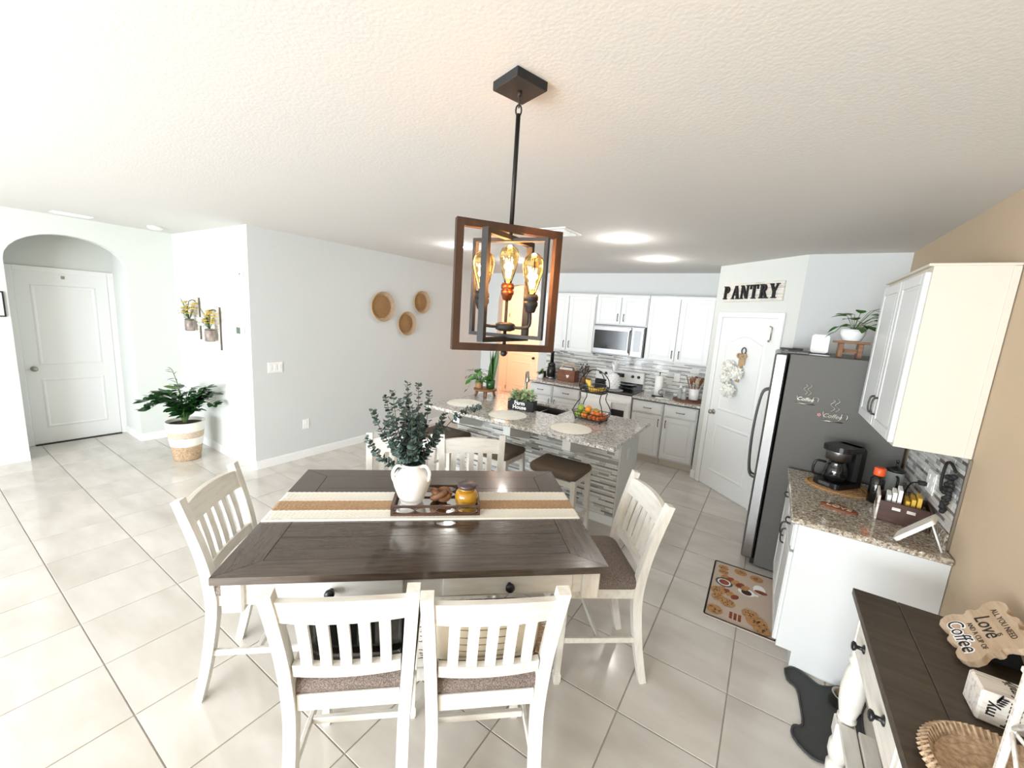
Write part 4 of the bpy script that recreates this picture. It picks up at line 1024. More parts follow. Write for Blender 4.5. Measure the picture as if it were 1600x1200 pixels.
# coffee maker on oval mat
om = tag(MB().lathe([(0, .0), (.19, .0), (.195, .004), (.188, .008), (0, .008)], 36, sx=.98, sy=.86).build('woven_mat', 'wicker', None, (.50, 3.40, RC)), 'oval woven mat under the coffee maker', 'placemat')
for r in (.03, .06, .09, .12, .15, .18):
    MB().tube([(r*.98*math.cos(a), r*.86*math.sin(a), .0085) for a in [2*PI*k/40 for k in range(40)]], .004, 5, closed=True).build('braid', 'wicker', om)
cm = thing('coffee_maker', 'black drip coffee maker with glass carafe and steel band', 'coffee maker', (.485, 3.42, RC+.0135), math.radians(-38))
# local: front -y
MB().prism(poly_round(.17, .25, .03), 0, .035, T=TR(0, 0, 0)).build('base', 'black', cm)
MB().box((0, .075, .15), (.17, .09, .25), bev=.02).build('water_tank', 'black', cm)
MB().lathe([(.055, .175), (.068, .18), (.072, .235), (.072, .24)], 24, T=TR(0, -.035, 0)).build('steel_band', 'steel', cm)
MB().prism(poly_round(.165, .23, .06), .24, .275, T=TR(0, .005, 0)).build('lid', 'black', cm)
c = MB().lathe([(.05, .037), (.062, .045), (.068, .08), (.06, .13), (.045, .155), (.048, .165), (0, .165)], 24, T=TR(0, -.035, 0)).build('carafe', 'glass_dark', cm)
MB().tube(smooth_path([(-.04, -.08, .15), (-.075, -.125, .15), (-.08, -.13, .07), (-.05, -.095, .055)], 4), .008, 8).build('carafe_handle', 'black', c)
MB().box((0, -.127, .018), (.07, .004, .02), bev=.001).build('control_panel', 'steel_dark', cm)
lv_ = thing('wooden_love_sign', 'small brown wooden love sign lying on the coffee counter', 'sign', (.455, 2.965, RC), math.radians(-18))
MB().prism([(x*1.0, y*.55) for x, y in [(.085*math.cos(a)*(1+.06*math.cos(4*a)), .085*math.sin(a)) for a in [2*PI*k/24 for k in range(24)]]], 0, .012).build('board', 'wood_red', lv_)
text('LOVE', .05, .0015, TR(0, -.002, .0135), 'wood_light', 'lettering', lv_, bold=.001)
ct = thing('wooden_crate', 'dark brown wooden crate with white end on the coffee counter', 'crate', (.735, 3.04, RC), math.radians(-8))
for y in (-.10, .10): MB().box((0, y, .06), (.20, .010, .115), bev=.002).build('side_board', 'wood_crate', ct)
MB().box((.105, 0, .06), (.010, .21, .12), bev=.002).build('end_board', 'wood_crate', ct)
e = MB().box((-.105, 0, .07), (.010, .21, .14), bev=.002).build('end_board', 'wood_white', ct)
MB().box((0, 0, .006), (.20, .19, .010)).build('bottom_board', 'wood_crate', ct)
m = MB()
for k in range(5): m.box((-.1115, -.07+.035*k, .07+.02*(k % 2)), (.002, .02, .03))
m.build('printed_pattern', 'ink_brown', e)
for x in (-.03, .03): MB().box((x, -.106, .085), (.035, .003, .016), bev=.001).build('handle_slot', 'wood_white', ct)
for k in range(3):
    o = MB().box((0, 0, .065+.01*k), (.017, .11, .13+.02*k), bev=.002).build('paper_packet', 'paper', None, (.672+.021*k, 3.045-.003*k, RC+.0125), (0, 0, math.radians(-8))); tag(o, 'white paper packet standing in the dark wooden crate', 'packet', 'white packets in the crate')
for k in range(3):
    o = MB().box((0, 0, .06+.008*k), (.018, .11, .12+.016*k), bev=.002).build('tea_packet', 'yellow_pack', None, (.748+.022*k, 3.034-.003*k, RC+.0125), (0, 0, math.radians(-8))); tag(o, 'yellow tea packet standing in the right of the wooden crate', 'packet', 'yellow packets in the crate')
ob = thing('syrup_bottle', 'dark bottle with bright orange cap behind the wooden crate', 'bottle', (.655, 3.26, RC))
MB().lathe([(.032, 0), (.036, .006), (.036, .15), (.02, .17), (.018, .175)], 18).build('bottle_body', 'black_gloss', ob)
MB().lathe([(.027, .175), (.029, .18), (.029, .22), (.024, .224), (0, .224)], 18).build('cap', 'orange_cap', ob)
fpz = thing('french_press', 'glass press with black lid beside the backsplash', 'press', (.77, 3.46, RC))
MB().lathe([(.04, 0), (.044, .01), (.044, .17), (.041, .17), (.041, .01), (0, .01)], 18).build('glass_body', 'granite_glass', fpz)
MB().lathe([(.048, .171), (.048, .185), (.02, .20), (.006, .205), (.006, .235), (.012, .24), (0, .25)], 18).build('lid', 'black', fpz)
MB().tube(smooth_path([(0, -.045, .15), (0, -.085, .14), (0, -.085, .06), (0, -.045, .05)], 4), .007, 6).build('handle', 'black', fpz)
pk = thing('easel_plaque', 'white marbled plaque leaning on a thin prop at the corner of the coffee counter', 'plaque', (.68, 2.73, RC), -PI/2-math.radians(19))
mat('marbled', (232, 230, 224), .5, col2=(150, 140, 130), scale=14, ramp=(.5, .8))
MB().prism(poly_round(.15, .19, .02), -.009, .009, T=TR(0, .045, .085) @ RX(math.radians(52))).build('board', 'marbled', pk)
MB().tube([(0, .095, .13), (0, .15, .004)], .004, 6).build('prop', 'plastic_white', pk)
# ------------------------------------------------------------------ floor mats
km = thing('kitchen_mat', 'cookie-printed kitchen mat with black border on the floor before the refrigerator', 'mat', (.06, 3.20, 0), math.radians(1))
mw_, mh = .42, .76
MB().prism(poly_round(mw_, mh, .015), 0, .006).build('mat_base', 'mat_base', km)
MB().tube([(x, y, .006) for x, y in poly_round(mw_-.01, mh-.01, .012)], .006, 5, closed=True).build('black_border', 'black_matte', km)
pr = MB(); rnd = random.Random(33); zz = .0062
def disc(x, y, r, mi, z=zz, sx=1, sy=1, n=18, a0=0):
    pr.add([(x, y, z)]+[(x+r*sx*math.cos(2*PI*k/n)*math.cos(a0)-r*sy*math.sin(2*PI*k/n)*math.sin(a0), y+r*sx*math.cos(2*PI*k/n)*math.sin(a0)+r*sy*math.sin(2*PI*k/n)*math.cos(a0), z) for k in range(n)], [(0, k+1, (k+1) % n+1) for k in range(n)], mi)
ckz = [zz]
def cookie(x, y, r, chips=9):
    ckz[0] += .0004; q0 = ckz[0]; disc(x, y, r, 0, q0)
    for k in range(chips): a = rnd.uniform(0, 2*PI); q = rnd.uniform(.1, .75)*r; disc(x+q*math.cos(a), y+q*math.sin(a), r*.10, 1, q0+.0002, n=8)
# near the camera is -y (toward negative Y), left is -x
for (x, y, r) in ((-.14, .30, .038), (-.135, .235, .036), (-.02, .31, .045), (.09, .29, .045), (-.15, -.05, .05), (-.14, -.13, .045), (-.08, -.16, .05), (-.15, -.29, .05), (.10, -.26, .065), (.06, -.20, .05), (.13, -.32, .05)): cookie(x, y, r)
for k in range(5): disc(-.12+.035*k, .17-.016*k, .04, 2 if k % 2 else 0, zz+.0002*k, .6, 1, a0=-.5)
for k in range(4): disc(-.13+.03*k, .0-.02*k, .036, 2 if k % 2 else 0, zz+.0002*k, .6, 1, a0=-.5)
disc(-.12, .09, .06, 3, zz); disc(-.12, .09, .045, 4, zz+.0003); disc(-.12, .09, .035, 2, zz+.0006)
disc(.03, .06, .05, 4, zz, 1.1, .9); disc(.03, .055, .034, 1, zz+.0004); pr.box((.09, .06, zz+.0002), (.03, .02, .0004), 4)
disc(.11, .15, .05, 4, zz, .8, 1.2); disc(.12, .12, .03, 2, zz+.0004, 1.4, .8)
for k in range(3): pr.box((-.05+.026*k, -.285, zz+.0003), (.018, .075, .0005), 2, T=TR(0, -.0, 0))
disc(-.02, .10, .03, 0, zz+.0003, 1.5, .7, a0=-.4)
pr.build('printed_picture', ['cookie', 'chip', 'choco', 'navy', 'paper'], km)
pm_ = thing('pet_mat', 'dark grey pet feeding mat shaped like a bone on the floor by the console', 'mat', (.49, 2.392, 0), math.radians(4))
out = []
pts = [(-.16, .24), (-.11, .28), (-.05, .25), (0, .215), (.06, .24), (.13, .28), (.2, .22), (.17, .13), (.15, .0), (.16, -.13), (.20, -.22), (.13, -.29), (.05, -.26), (-.03, -.28), (-.10, -.29), (-.165, -.22), (-.155, -.15), (-.115, -.12), (-.11, 0), (-.115, .12), (-.155, .16)]
P = [Vector((x, y, 0)) for x, y in pts]; P = P+[P[0]]; P = smooth_path(P, 3)[:-1]; pol = [(p.x*.98, p.y*.98) for p in P]
MB().prism(pol, 0, .006).build('mat_base', 'rubber', pm_); MB().tube([(x, y, .007) for x, y in pol], .006, 5, closed=True).build('raised_rim', 'rubber', pm_)
bw = thing('pet_bowl', 'steel pet bowl on the dark pet mat', 'bowl', (.575, 2.53, .0135))
MB().lathe([(.065, 0), (.07, .003), (.055, .045), (.06, .048), (.056, .05), (.046, .046), (.044, .012), (0, .012)], 22).build('bowl_body', 'nickel', bw); MB().lathe([(.040, .0125), (.036, .018), (0, .02)], 16).build('kibble', 'black_matte', bw)
# ------------------------------------------------------------------ console
CZ = .85; cy0, cy1 = .62, 2.145; cl = cy1-cy0
cs = thing('console_table', 'console table with dark wooden top, cream drawers and turned legs', 'console', (XR-.004, (cy0+cy1)/2, 0), -PI/2)
for k in range(3):
    w_ = .427/3; MB().box((0, -.0-w_*(k+.5), CZ-.014), (cl, w_-.0015, .028), bev=.002).build('plank', 'wood_console', cs)
MB().box((0, -.205, CZ-.0365), (cl-.03, .39, .012), bev=.003).build('cornice', 'whitewash_h', cs)
m = MB(); m.box((0, -.02, .725), (cl-.06, .02, .20)); 
for s in (-1, 1): m.box((s*(cl/2-.05), -.20, .725), (.022, .36, .20))
m.box((0, -.385, .725), (cl-.06, .014, .20)); m.build('case', 'whitewash_h', cs)
for a, b, ks in ((-.70, -.01, (-.17, .17)), (.01, .70, (-.17, .17))):
    d = MB(); d.box(((a+b)/2, -.397, .728), (b-a-.02, .012, .17), bev=.003); d.ring([(a+.035, .66), (b-.035, .66), (b-.035, .795), (a+.035, .795)], .012, .004, T=TR(0, -.403, 0))
    d = d.build('drawer', 'whitewash_h', cs)
    for q in ks: MB().lathe([(.017, 0), (.017, .003), (.007, .008), (.007, .022), (.016, .027), (.018, .034), (.012, .038), (0, .038)], 14, T=TR((a+b)/2+q, -.403, .735) @ RX(PI/2)).build('knob', 'black', d)
for sx in (-1, 1):
    for y in (-.05, -.365):
        l = MB(); l.lathe([(.03, 0), (.034, .01), (.036, .05), (.026, .07), (.03, .075), (.04, .11), (.04, .15), (.03, .18), (.032, .185)], 16)
        l.box((0, 0, .225), (.07, .07, .08), bev=.005)
        l.lathe([(.03, .265), (.026, .275), (.034, .285), (.034, .295), (.028, .30), (.04, .36), (.044, .43), (.036, .52), (.028, .545), (.036, .555), (.036, .57), (.03, .58), (.034, .625)], 16)
        l.build('turned_leg', 'whitewash', cs, (sx*(cl/2-.06), y, 0))
for k in range(6): MB().box((0, -.05-.063*k, .275), (cl-.20, .055, .018), bev=.002).build('shelf_slat', 'whitewash_h', cs)
bk = thing('storage_basket', 'tan woven basket on the lower shelf of the console', 'basket', (.62, 1.62, .2845))
MB().lathe([(.11, 0), (.125, .02), (.14, .16), (.135, .165), (.118, .03), (0, .02)], 24).build('woven_body', 'wicker', bk)
# plaque: All you need is love and a cup of coffee
cp = thing('coffee_sign', 'scalloped wooden sign about love and coffee leaning on the console', 'sign', (.665, 1.945, CZ), -PI/2)
lean = math.radians(48); hW, hH = .118, .105
pts = []
def lobe(cx, cy, r, a0, a1, n=7):
    for k in range(n): a = a0+(a1-a0)*k/(n-1); pts.append((cx+r*math.cos(a), cy+r*math.sin(a)))
lobe(.082, .068, .045, math.radians(-55), math.radians(145)); pts.append((.03, .098)); lobe(0, .092, .022, math.radians(25), math.radians(155), 5); pts.append((-.03, .098))
lobe(-.082, .068, .045, math.radians(35), math.radians(235)); pts.append((-.105, .022)); lobe(-.104, 0, .016, math.radians(100), math.radians(260), 5); pts.append((-.105, -.022))
lobe(-.082, -.068, .045, math.radians(125), math.radians(325)); pts.append((-.03, -.098)); lobe(0, -.092, .022, math.radians(205), math.radians(335), 5); pts.append((.03, -.098))
lobe(.082, -.068, .045, math.radians(215), math.radians(415)); pts.append((.105, -.022)); lobe(.104, 0, .016, math.radians(-80), math.radians(80), 5); pts.append((.105, .022))
pts = [(x*1.02, y*.93) for x, y in pts]
PT = TR(0, .078, .087) @ RX(lean)
MB().prism(pts, -.010, .010, T=PT).build('board', 'wood_light', cp)
for s, sz, yy, xx, nm in (('ALL YOU NEED', .024, .062, .0, 'lettering'), ('IS', .020, .034, .045, 'lettering'), ('AND A CUP OF', .021, -.022, .02, 'lettering')): text(s, sz, .0005, PT @ TR(xx, yy, .0107), 'ink_brown', nm, cp)
text('Love', .062, .0006, PT @ TR(-.012, .018, .0108), 'ink', 'lettering', cp, shear=.3)
text('Coffee', .064, .0006, PT @ TR(-.005, -.062, .0108), 'paper', 'lettering_outline', cp, shear=.35, bold=.0035); text('Coffee', .064, .0008, PT @ TR(-.005, -.062, .0112), 'ink', 'lettering', cp, shear=.35)
MB().prism([(0, 0), (.10, 0), (.06, .09)], -.015, .015, T=TR(0, .085, .002) @ Matrix(((0, 0, 1, 0), (1, 0, 0, 0), (0, 1, 0, 0), (0, 0, 0, 1))) @ TR(-.0, 0, 0)).build('rear_stand', 'black_matte', cp)
# block
bl = thing('wooden_block_sign', 'whitewashed wooden block with my happy place lettering on the console', 'sign', (.632, 1.585, CZ))
MB().box((.095, .048, .048), (.19, .096, .096), bev=.006).build('block', 'wood_white', bl)
TF = TR(0, -.001, 0) @ RX(PI/2)       # front face: local (x right, y up)
text('my', .036, .0006, TF @ TR(.022, .05, 0) @ RZ(PI/2), 'ink', 'lettering', bl, bold=.0006); text('happy', .034, .0006, TF @ TR(.062, .048, 0) @ RZ(PI/2), 'ink', 'lettering', bl, bold=.0008); text('place', .034, .0006, TF @ TR(.105, .048, 0) @ RZ(PI/2), 'ink', 'lettering', bl, bold=.0008)
TT = TR(0, 0, .0966)
text('family', .036, .0006, TT @ TR(.075, .048, 0) @ RZ(PI/2), 'ink', 'lettering', bl, shear=.3)
m = MB()
for k in range(7): m.leaf(.016, .006, 0, 0, T=TF @ TR(.030+.0012*k, .070+.0035*k, .0006) @ RZ(.3+(1.1 if k % 2 else -.3)))
m.build('leaf_sprig', 'ink', bl)
# woven tray with white lantern
wt = thing('woven_tray', 'round seagrass tray with thick braided rim on the console', 'tray', (.64, 1.335, CZ))
MB().lathe([(0, .0), (.16, .0), (.172, .01), (.176, .03), (.166, .036), (.15, .014), (0, .008)], 36).build('tray_body', 'seagrass', wt)
m = MB()
for k in range(70): a = 2*PI*k/70; m.tube([(.150*math.cos(a), .150*math.sin(a), .016), (.164*math.cos(a+.03), .164*math.sin(a+.03), .039), (.180*math.cos(a+.06), .180*math.sin(a+.06), .02)], .0045, 4)
m.build('rim_wrap', 'seagrass', wt)
for r in (.04, .07, .10, .13): MB().tube([(r*math.cos(a), r*math.sin(a), .009) for a in [2*PI*k/36 for k in range(36)]], .005, 5, closed=True).build('coil', 'seagrass', wt)
ln = thing('lattice_lantern', 'white wooden lattice lantern standing in the seagrass tray', 'lantern', (.658, 1.275, CZ+.0145), 0)
h = .32; q = .065
for sx in (-1, 1):
    for sy in (-1, 1): MB().box((sx*q, sy*q, h/2), (.014, .014, h), bev=.002).build('post', 'wood_white', ln)
for z in (.008, h-.008): MB().box((0, 0, z), (2*q+.02, 2*q+.02, .014), bev=.002).build('plate', 'wood_white', ln)
for sd in range(4):
    m = MB()
    for s in (-1, 1):
        m.tube([(-q*s, -q, .03), (q*s, -q, h*.5)], .005, 5); m.tube([(-q*s, -q, h*.5), (q*s, -q, h-.03)], .005, 5)
    m.build('lattice_panel', 'wood_white', ln, rot=(0, 0, sd*PI/2))
# ------------------------------------------------------------------ things on the island
def placemat(x, y, label):
    p = thing('placemat', label, 'placemat', (x, y, K), 0, 'round white placemats on the island')
    MB().lathe([(0, 0), (.180, 0), (.184, .002), (.180, .005), (0, .005)], 40).build('mat_body', 'cotton', p)
    MB().tube([((.186+.003*math.cos(30*a))*math.cos(a), (.186+.003*math.cos(30*a))*math.sin(a), .0045) for a in [2*PI*k/180 for k in range(180)]], .0035, 5, closed=True).build('scalloped_edge', 'cotton', p)
    for r in (.05, .10, .145): MB().tube([(r*math.cos(a), r*math.sin(a), .005) for a in [2*PI*k/40 for k in range(40)]], .002, 4, closed=True).build('stitched_ring', 'cotton', p)
placemat(-2.76, 3.40, 'round white placemat on the island beside the plant riser'); placemat(-2.13, 3.31, 'round white placemat on the island before the farmhouse planter'); placemat(-1.45, 3.33, 'round white placemat on the island before the fruit basket')
# two-tier fruit basket
FB = (-1.44, 3.79); fa = math.radians(-4)
fb = thing('fruit_basket', 'two-tier dark wire fruit basket with handle on the island', 'basket', (*FB, K), fa)
def rect(w, d, z): return [(-w/2, -d/2, z), (w/2, -d/2, z), (w/2, d/2, z), (-w/2, d/2, z)]
def wire_tier(name, w0, d0, w1, d1, z0, z1):
    m = MB()
    for (w_, d_, z, r) in ((w0, d0, z0, .003), ((w0+w1)/2, (d0+d1)/2, (z0+z1)/2, .002), (w1, d1, z1, .0035)): m.tube([(x, y, z) for x, y in poly_round(w_, d_, .03, 3)], r, 5, closed=True)
    for P0, P1 in zip(poly_round(w0, d0, .03, 3), poly_round(w1, d1, .03, 3)): m.tube([(*P0, z0), (*P1, z1)], .0018, 4)
    for k in range(1, 10):
        t = -.5+k/10; m.tube([(t*w0, -d0/2, z0), (t*w1, -d1/2, z1)], .0018, 4); m.tube([(t*w0, d0/2, z0), (t*w1, d1/2, z1)], .0018, 4); m.tube([(t*w0, -d0/2, z0), (t*w0, d0/2, z0)], .0018, 4)
    for k in range(1, 7): t = -.5+k/7; m.tube([(-w0/2, t*d0, z0), (w0/2, t*d0, z0)], .0018, 4); m.tube([(-w0/2, t*d0, z0), (-w1/2, t*d1, z1)], .0018, 4); m.tube([(w0/2, t*d0, z0), (w1/2, t*d1, z1)], .0018, 4)
    m.build(name, 'iron', fb)
wire_tier('lower_tier', .29, .19, .34, .23, .018, .085); wire_tier('upper_tier', .23, .15, .27, .18, .285, .345)
m = MB()
for sx in (-1, 1):
    for sy in (-1, 1):
        m.tube(smooth_path([(sx*.165, sy*.11, .083), (sx*.135, sy*.085, .16), (sx*.105, sy*.07, .22), (sx*.115, sy*.075, .285)], 5), .0045, 6); m.ball((sx*.13, sy*.085, .009), .009, 8, 6)
m.build('legs', 'iron', fb)
m = MB()
for sy in (-1, 1): m.tube(smooth_path([(-.135, sy*.06, .345), (-.12, sy*.045, .43), (-.06, sy*.012, .495), (0, 0, .51), (.06, sy*.012, .495), (.12, sy*.045, .43), (.135, sy*.06, .345)], 5), .0045, 6)
m.build('handle', 'iron', fb)
def BW(x, y): c, s = math.cos(fa), math.sin(fa); return (FB[0]+x*c-y*s, FB[1]+x*s+y*c)
def fruit(name, label, cat, x, y, z, r, mt, group, sc=(1, 1, 1), stem=True):
    f = thing(name, label, cat, (*BW(x, y), K+z-r*sc[2]), 0, group)
    m = MB(); pr_ = []
    for k in range(11):
        a = -PI/2+PI*k/10; rr = r*math.cos(a); zz_ = r*math.sin(a)
        if k >= 9: zz_ -= r*.10*(k-8)
        pr_.append((max(0, rr), (zz_+r)*sc[2]))
    m.lathe(pr_, 14, sx=sc[0], sy=sc[1]); m.build('flesh', mt, f)
    if stem: MB().tube([(0, 0, 2*r*sc[2]-.008), (.003, 0, 2*r*sc[2]+.008)], .0018, 5).build('stem', 'banana_tip', f)
G1 = 'fruit in the lower tier of the wire basket'
for (x, y, z, lb) in ((-.125, -.055, .055, 'lower front green apple in the left of the fruit basket'), (-.13, .03, .055, 'rear green apple in the left of the fruit basket'), (-.075, .055, .055, 'back green apple near the middle of the fruit basket'), (-.115, -.012, .112, 'topmost green apple of the fruit basket')): fruit('green_apple', lb, 'apple', x, y, z, .034, 'apple', G1)
for (x, y, z, lb) in ((-.05, -.055, .055, 'front orange in the middle of the fruit basket'), (-.035, -.005, .108, 'topmost orange in the middle of the fruit basket')): fruit('orange', lb, 'orange', x, y, z, .034, 'orange', G1, stem=False)
for (x, y, z, lb) in ((.02, .05, .052, 'olive-green mango at the back of the fruit basket'), (.045, .0, .098, 'yellow-green mango on top of the fruit basket')): fruit('mango', lb, 'mango', x, y, z, .032, 'mango', G1, (1.25, 1, .95))
k = 0
for (x, y, z) in ((.015, -.065, .043), (.06, -.065, .043), (.105, -.065, .043), (.125, -.022, .043), (.125, .022, .043), (.085, .055, .043), (.125, .062, .043), (.085, -.045, .083), (.04, -.052, .083), (.112, .0, .083)):
    fruit('tangerine', 'small red-orange tangerine piled in the right half of the fruit basket', 'tangerine', x, y, z, .0225, 'tomato', 'small tangerines in the lower tier of the wire basket', (1, 1, .92)); k += 1
for k in range(5):
    a = -.5+.24*k
    lbs = ('leftmost banana in the top tier', 'second banana from the left in the top tier', 'middle banana in the top tier', 'second banana from the right in the top tier', 'rightmost banana in the top tier')
    b = thing('banana', lbs[k]+' of the wire basket', 'banana', (*BW(-.05+.028*k, 0), K+.2895), fa, 'bananas in the top tier')
    P = smooth_path([(.05+.016*k, -.045+.016*k, .040), (.02+.010*k, -.055+.014*k, .022), (-.02+.002*k, -.04+.010*k, .026), (-.048-.004*k, -.005+.004*k, .062), (-.055-.012*k, .012, .105)], 5); P = [p-Vector((-.05+.028*k, 0, 0))+Vector((0, 0, .003)) for p in P]; n = len(P)
    MB().tube(P, [.007+.011*math.sin(PI*min(1, .12+.88*i/(n-1)))**.7 for i in range(n)], 8).build('peel', 'banana', b)
    MB().tube([P[-1], P[-1]+Vector((.002, .0, .018))], .0045, 6).build('stem', 'banana_tip', b)
# farmhouse planter
fh = thing('planter_box', 'black planter box with white Farm House lettering and succulents on the island', 'planter', (-2.165, 3.64, K), math.radians(10))
for y in (-.055, .055): MB().box((0, y, .055), (.29, .010, .105), bev=.002).build('side_board', 'black_matte', fh)
for x in (-.14, .14): MB().box((x, 0, .055), (.010, .10, .105), bev=.002).build('end_board', 'black_matte', fh)
MB().box((0, 0, .045), (.27, .10, .08)).build('soil', 'soil', fh)
text('Farm', .058, .001, TR(-.01, -.0612, .078) @ RX(PI/2), 'paper', 'lettering', fh, bold=.0018); text('House', .058, .001, TR(-.01, -.0612, .033) @ RX(PI/2), 'paper', 'lettering', fh, bold=.0018)
rnd = random.Random(17)
for (x, y, s) in ((-.09, -.015, 1.0), (-.035, .02, 1.05), (.03, -.015, .95), (.09, .01, 1.0)):
    m = MB()
    for k in range(90): m.leaf(.055*s*rnd.uniform(.8, 1.2), .026, .2, .25, T=TR(0, 0, .085+.09*rnd.random()) @ RZ(k*2.4) @ RY(-rnd.uniform(-.2, 1.3)) @ TR(rnd.uniform(.0, .035), 0, 0), n=3)
    m.build('succulent', 'leaf_succ', fh, (x, y, 0))
# plant riser with plants
rs_ = thing('wooden_riser', 'round brown wooden riser with stubby legs at the far left of the island', 'riser', (-2.84, 3.88, K+.004), .3)
MB().lathe([(0, .075), (.135, .075), (.14, .08), (.14, .093), (.135, .097), (0, .097)], 28).build('top_board', 'wood_brown', rs_)
for k in range(4): a = k*PI/2+.4; MB().tube([(.115*math.cos(a), .115*math.sin(a), 0), (.095*math.cos(a), .095*math.sin(a), .076)], [.014, .019], 8).build('leg', 'wood_brown', rs_)
RZT = K+.1015
sn = thing('snake_plant', 'upright snake plant in a dark pot on the wooden riser', 'plant', (-2.80, 3.925, RZT))
MB().lathe([(.04, 0), (.05, .006), (.055, .10), (.051, .10), (.048, .09), (0, .088)], 18).build('pot', 'leaf_zz', sn)
rnd = random.Random(5)
lf = MB(); n = 8; vs = []; fs = []
for i in range(n+1):
    t = i/n; wd = .5*(.55+.6*t-.0*t) if t < .55 else .5*(.88)*(1-((t-.55)/.45)**2)+.004
    vs += [(-wd, .18*wd, t), (0, -.12*wd, t), (wd, .18*wd, t)]
for i in range(n): a = i*3; fs += [(a, a+1, a+4, a+3), (a+1, a+2, a+5, a+4)]
sm = lf.add(vs, fs, 0, True).mesh('leaf', 'leaf_snake')
for k in range(13):
    a = k*2.4; r = .008+.028*(k/13); link('leaf', sm, sn, (r*math.cos(a), r*math.sin(a), .085), (.16*math.sin(k*1.7), .18*math.cos(k*2.3), a), (.05, .05, rnd.uniform(.24, .42)))
po = thing('trailing_pothos', 'bright green trailing pothos in a woven pot on the wooden riser', 'plant', (-2.90, 3.83, RZT))
MB().lathe([(.036, 0), (.044, .005), (.048, .075), (.044, .075), (.042, .065), (0, .064)], 18).build('pot', 'wicker', po)
rnd = random.Random(9)
for k in range(36):
    a = k*2.4; R = rnd.uniform(.03, .13); z = rnd.uniform(.08, .22); p = (R*math.cos(a), R*math.sin(a), z)
    s = MB().tube(smooth_path([(0, 0, .06), (p[0]*.5, p[1]*.5, z+.01), p], 3), .0016, 4).build('stem', 'stem_green', po); L = rnd.uniform(.065, .095)
    link('leaf', lm, s, p, (rnd.uniform(-.4, .4), rnd.uniform(.0, .7), a+rnd.uniform(-.5, .5)), (L, L, L))
for (x, y, z, a) in ((-.15, -.03, .13, 3.3), (-.12, -.06, .07, 3.8), (-.10, -.09, -.02, 4.2)):
    s = MB().tube(smooth_path([(0, 0, .07), (x*.5, y*.5, .12), (x, y, z)], 4), .0016, 4).build('stem', 'stem_green', po); link('leaf', lm, s, (x, y, z), (0, .6, a), (.06, .06, .06))
# ------------------------------------------------------------------ wall decor
def wall_basket(y, z, r, label, seed):
    b = thing('wall_basket', label, 'basket', (XG+.001, y, z), PI/2, 'woven baskets on the grey wall')    # local -y -> world +X
    T = RX(PI/2)
    MB().lathe([(0, .0), (r*.80, .0), (r*.82, .006), (r*.80, .010), (0, .010)], 32, T=T).build('woven_base', 'wicker', b)
    m = MB(); n = 40
    if seed == 1:
        for k in range(-6, 7):
            x = k*r*.12; hh = (max(0, (r*.78)**2-x*x))**.5; m.tube([(x-.0, -.0115, -hh), (x, -.0115, hh)], .0022, 4, T=RY(.7))
    else:
        for q in range(1, 8): rr = r*.1*q; m.tube([(rr*math.cos(2*PI*k/28), -.0115, rr*math.sin(2*PI*k/28)) for k in range(28)], .0024, 4, closed=True)
    m.build('weave', 'wicker', b)
    m = MB()
    for k in range(n):
        a = 2*PI*k/n; a2 = a+2*PI*2/n; m.tube([(r*.80*math.cos(a), -.006, r*.80*math.sin(a)), (r*.92*math.cos((a+a2)/2), -.03, r*.92*math.sin((a+a2)/2)), (r*.99*math.cos(a2), -.05, r*.99*math.sin(a2))], .0034, 4)
        a2 = a-2*PI*2/n; m.tube([(r*.80*math.cos(a), -.006, r*.80*math.sin(a)), (r*.92*math.cos((a+a2)/2), -.031, r*.92*math.sin((a+a2)/2)), (r*.99*math.cos(a2), -.05, r*.99*math.sin(a2))], .0034, 4)
    m.build('open_lattice', 'wicker_lt', b)
    m = MB()
    for (rr, y_) in ((.80, -.008), (.99, -.05)): m.tube([(r*rr*math.cos(2*PI*k/36), y_, r*rr*math.sin(2*PI*k/36)) for k in range(36)], .005, 6, closed=True)
    m.build('rim', 'wicker_lt', b)
wall_basket(3.83, 1.90, .205, 'largest round woven basket on the grey wall', 0)
wall_basket(4.275, 1.675, .175, 'lower woven basket with diagonal weave on the grey wall', 1)
wall_basket(4.565, 2.005, .17, 'upper right woven basket on the grey wall', 2)
def plate(name, loc, rotz, w, h, label, cat, rockers=0, sockets=0):
    p = thing(name, label, cat, loc, rotz)
    MB().box((0, -.003, 0), (w, .006, h), bev=.002).build('plate', 'plastic_white', p)
    for k in range(rockers): MB().box((-w/2+w*(k+.5)/rockers, -.0075, 0), (.032, .005, .065), bev=.001).build('rocker', 'plastic_white', p)
    for k in range(sockets): MB().box((0, -.007, -.025+.05*k), (.034, .003, .03), bev=.001).build('socket', 'plastic_white', p)
    return p
plate('switch_plate', (XG+.0005, 2.37, 1.147), PI/2, .165, .12, 'white triple switch plate on the grey wall', 'switch', 3)
plate('wall_outlet', (XG+.0005, 2.714, .423), PI/2, .08, .12, 'white outlet low on the grey wall', 'outlet', 0, 2)
ts = thing('thermostat', 'white thermostat with green screen on the alcove wall', 'thermostat', (-4.875, YA-.0005, 1.535), 0)
MB().box((0, -.012, 0), (.15, .024, .115), bev=.006).build('body', 'plastic_white', ts); MB().box((-.02, -.0255, .008), (.085, .003, .07)).build('screen', 'lcd', ts)
dc = thing('door_chime', 'small white sensor high on the alcove wall', 'sensor', (-4.80, YA-.0005, 2.13), 0)
MB().box((0, -.015, 0), (.055, .03, .075), bev=.006).build('body', 'plastic_white', dc); MB().box((0, -.031, .01), (.02, .003, .02)).build('lens', 'lcd', dc)
fp = thing('picture_frame', 'thin black picture frame left of the entry arch', 'picture', (XE+.0005, .60, 1.674), PI/2)
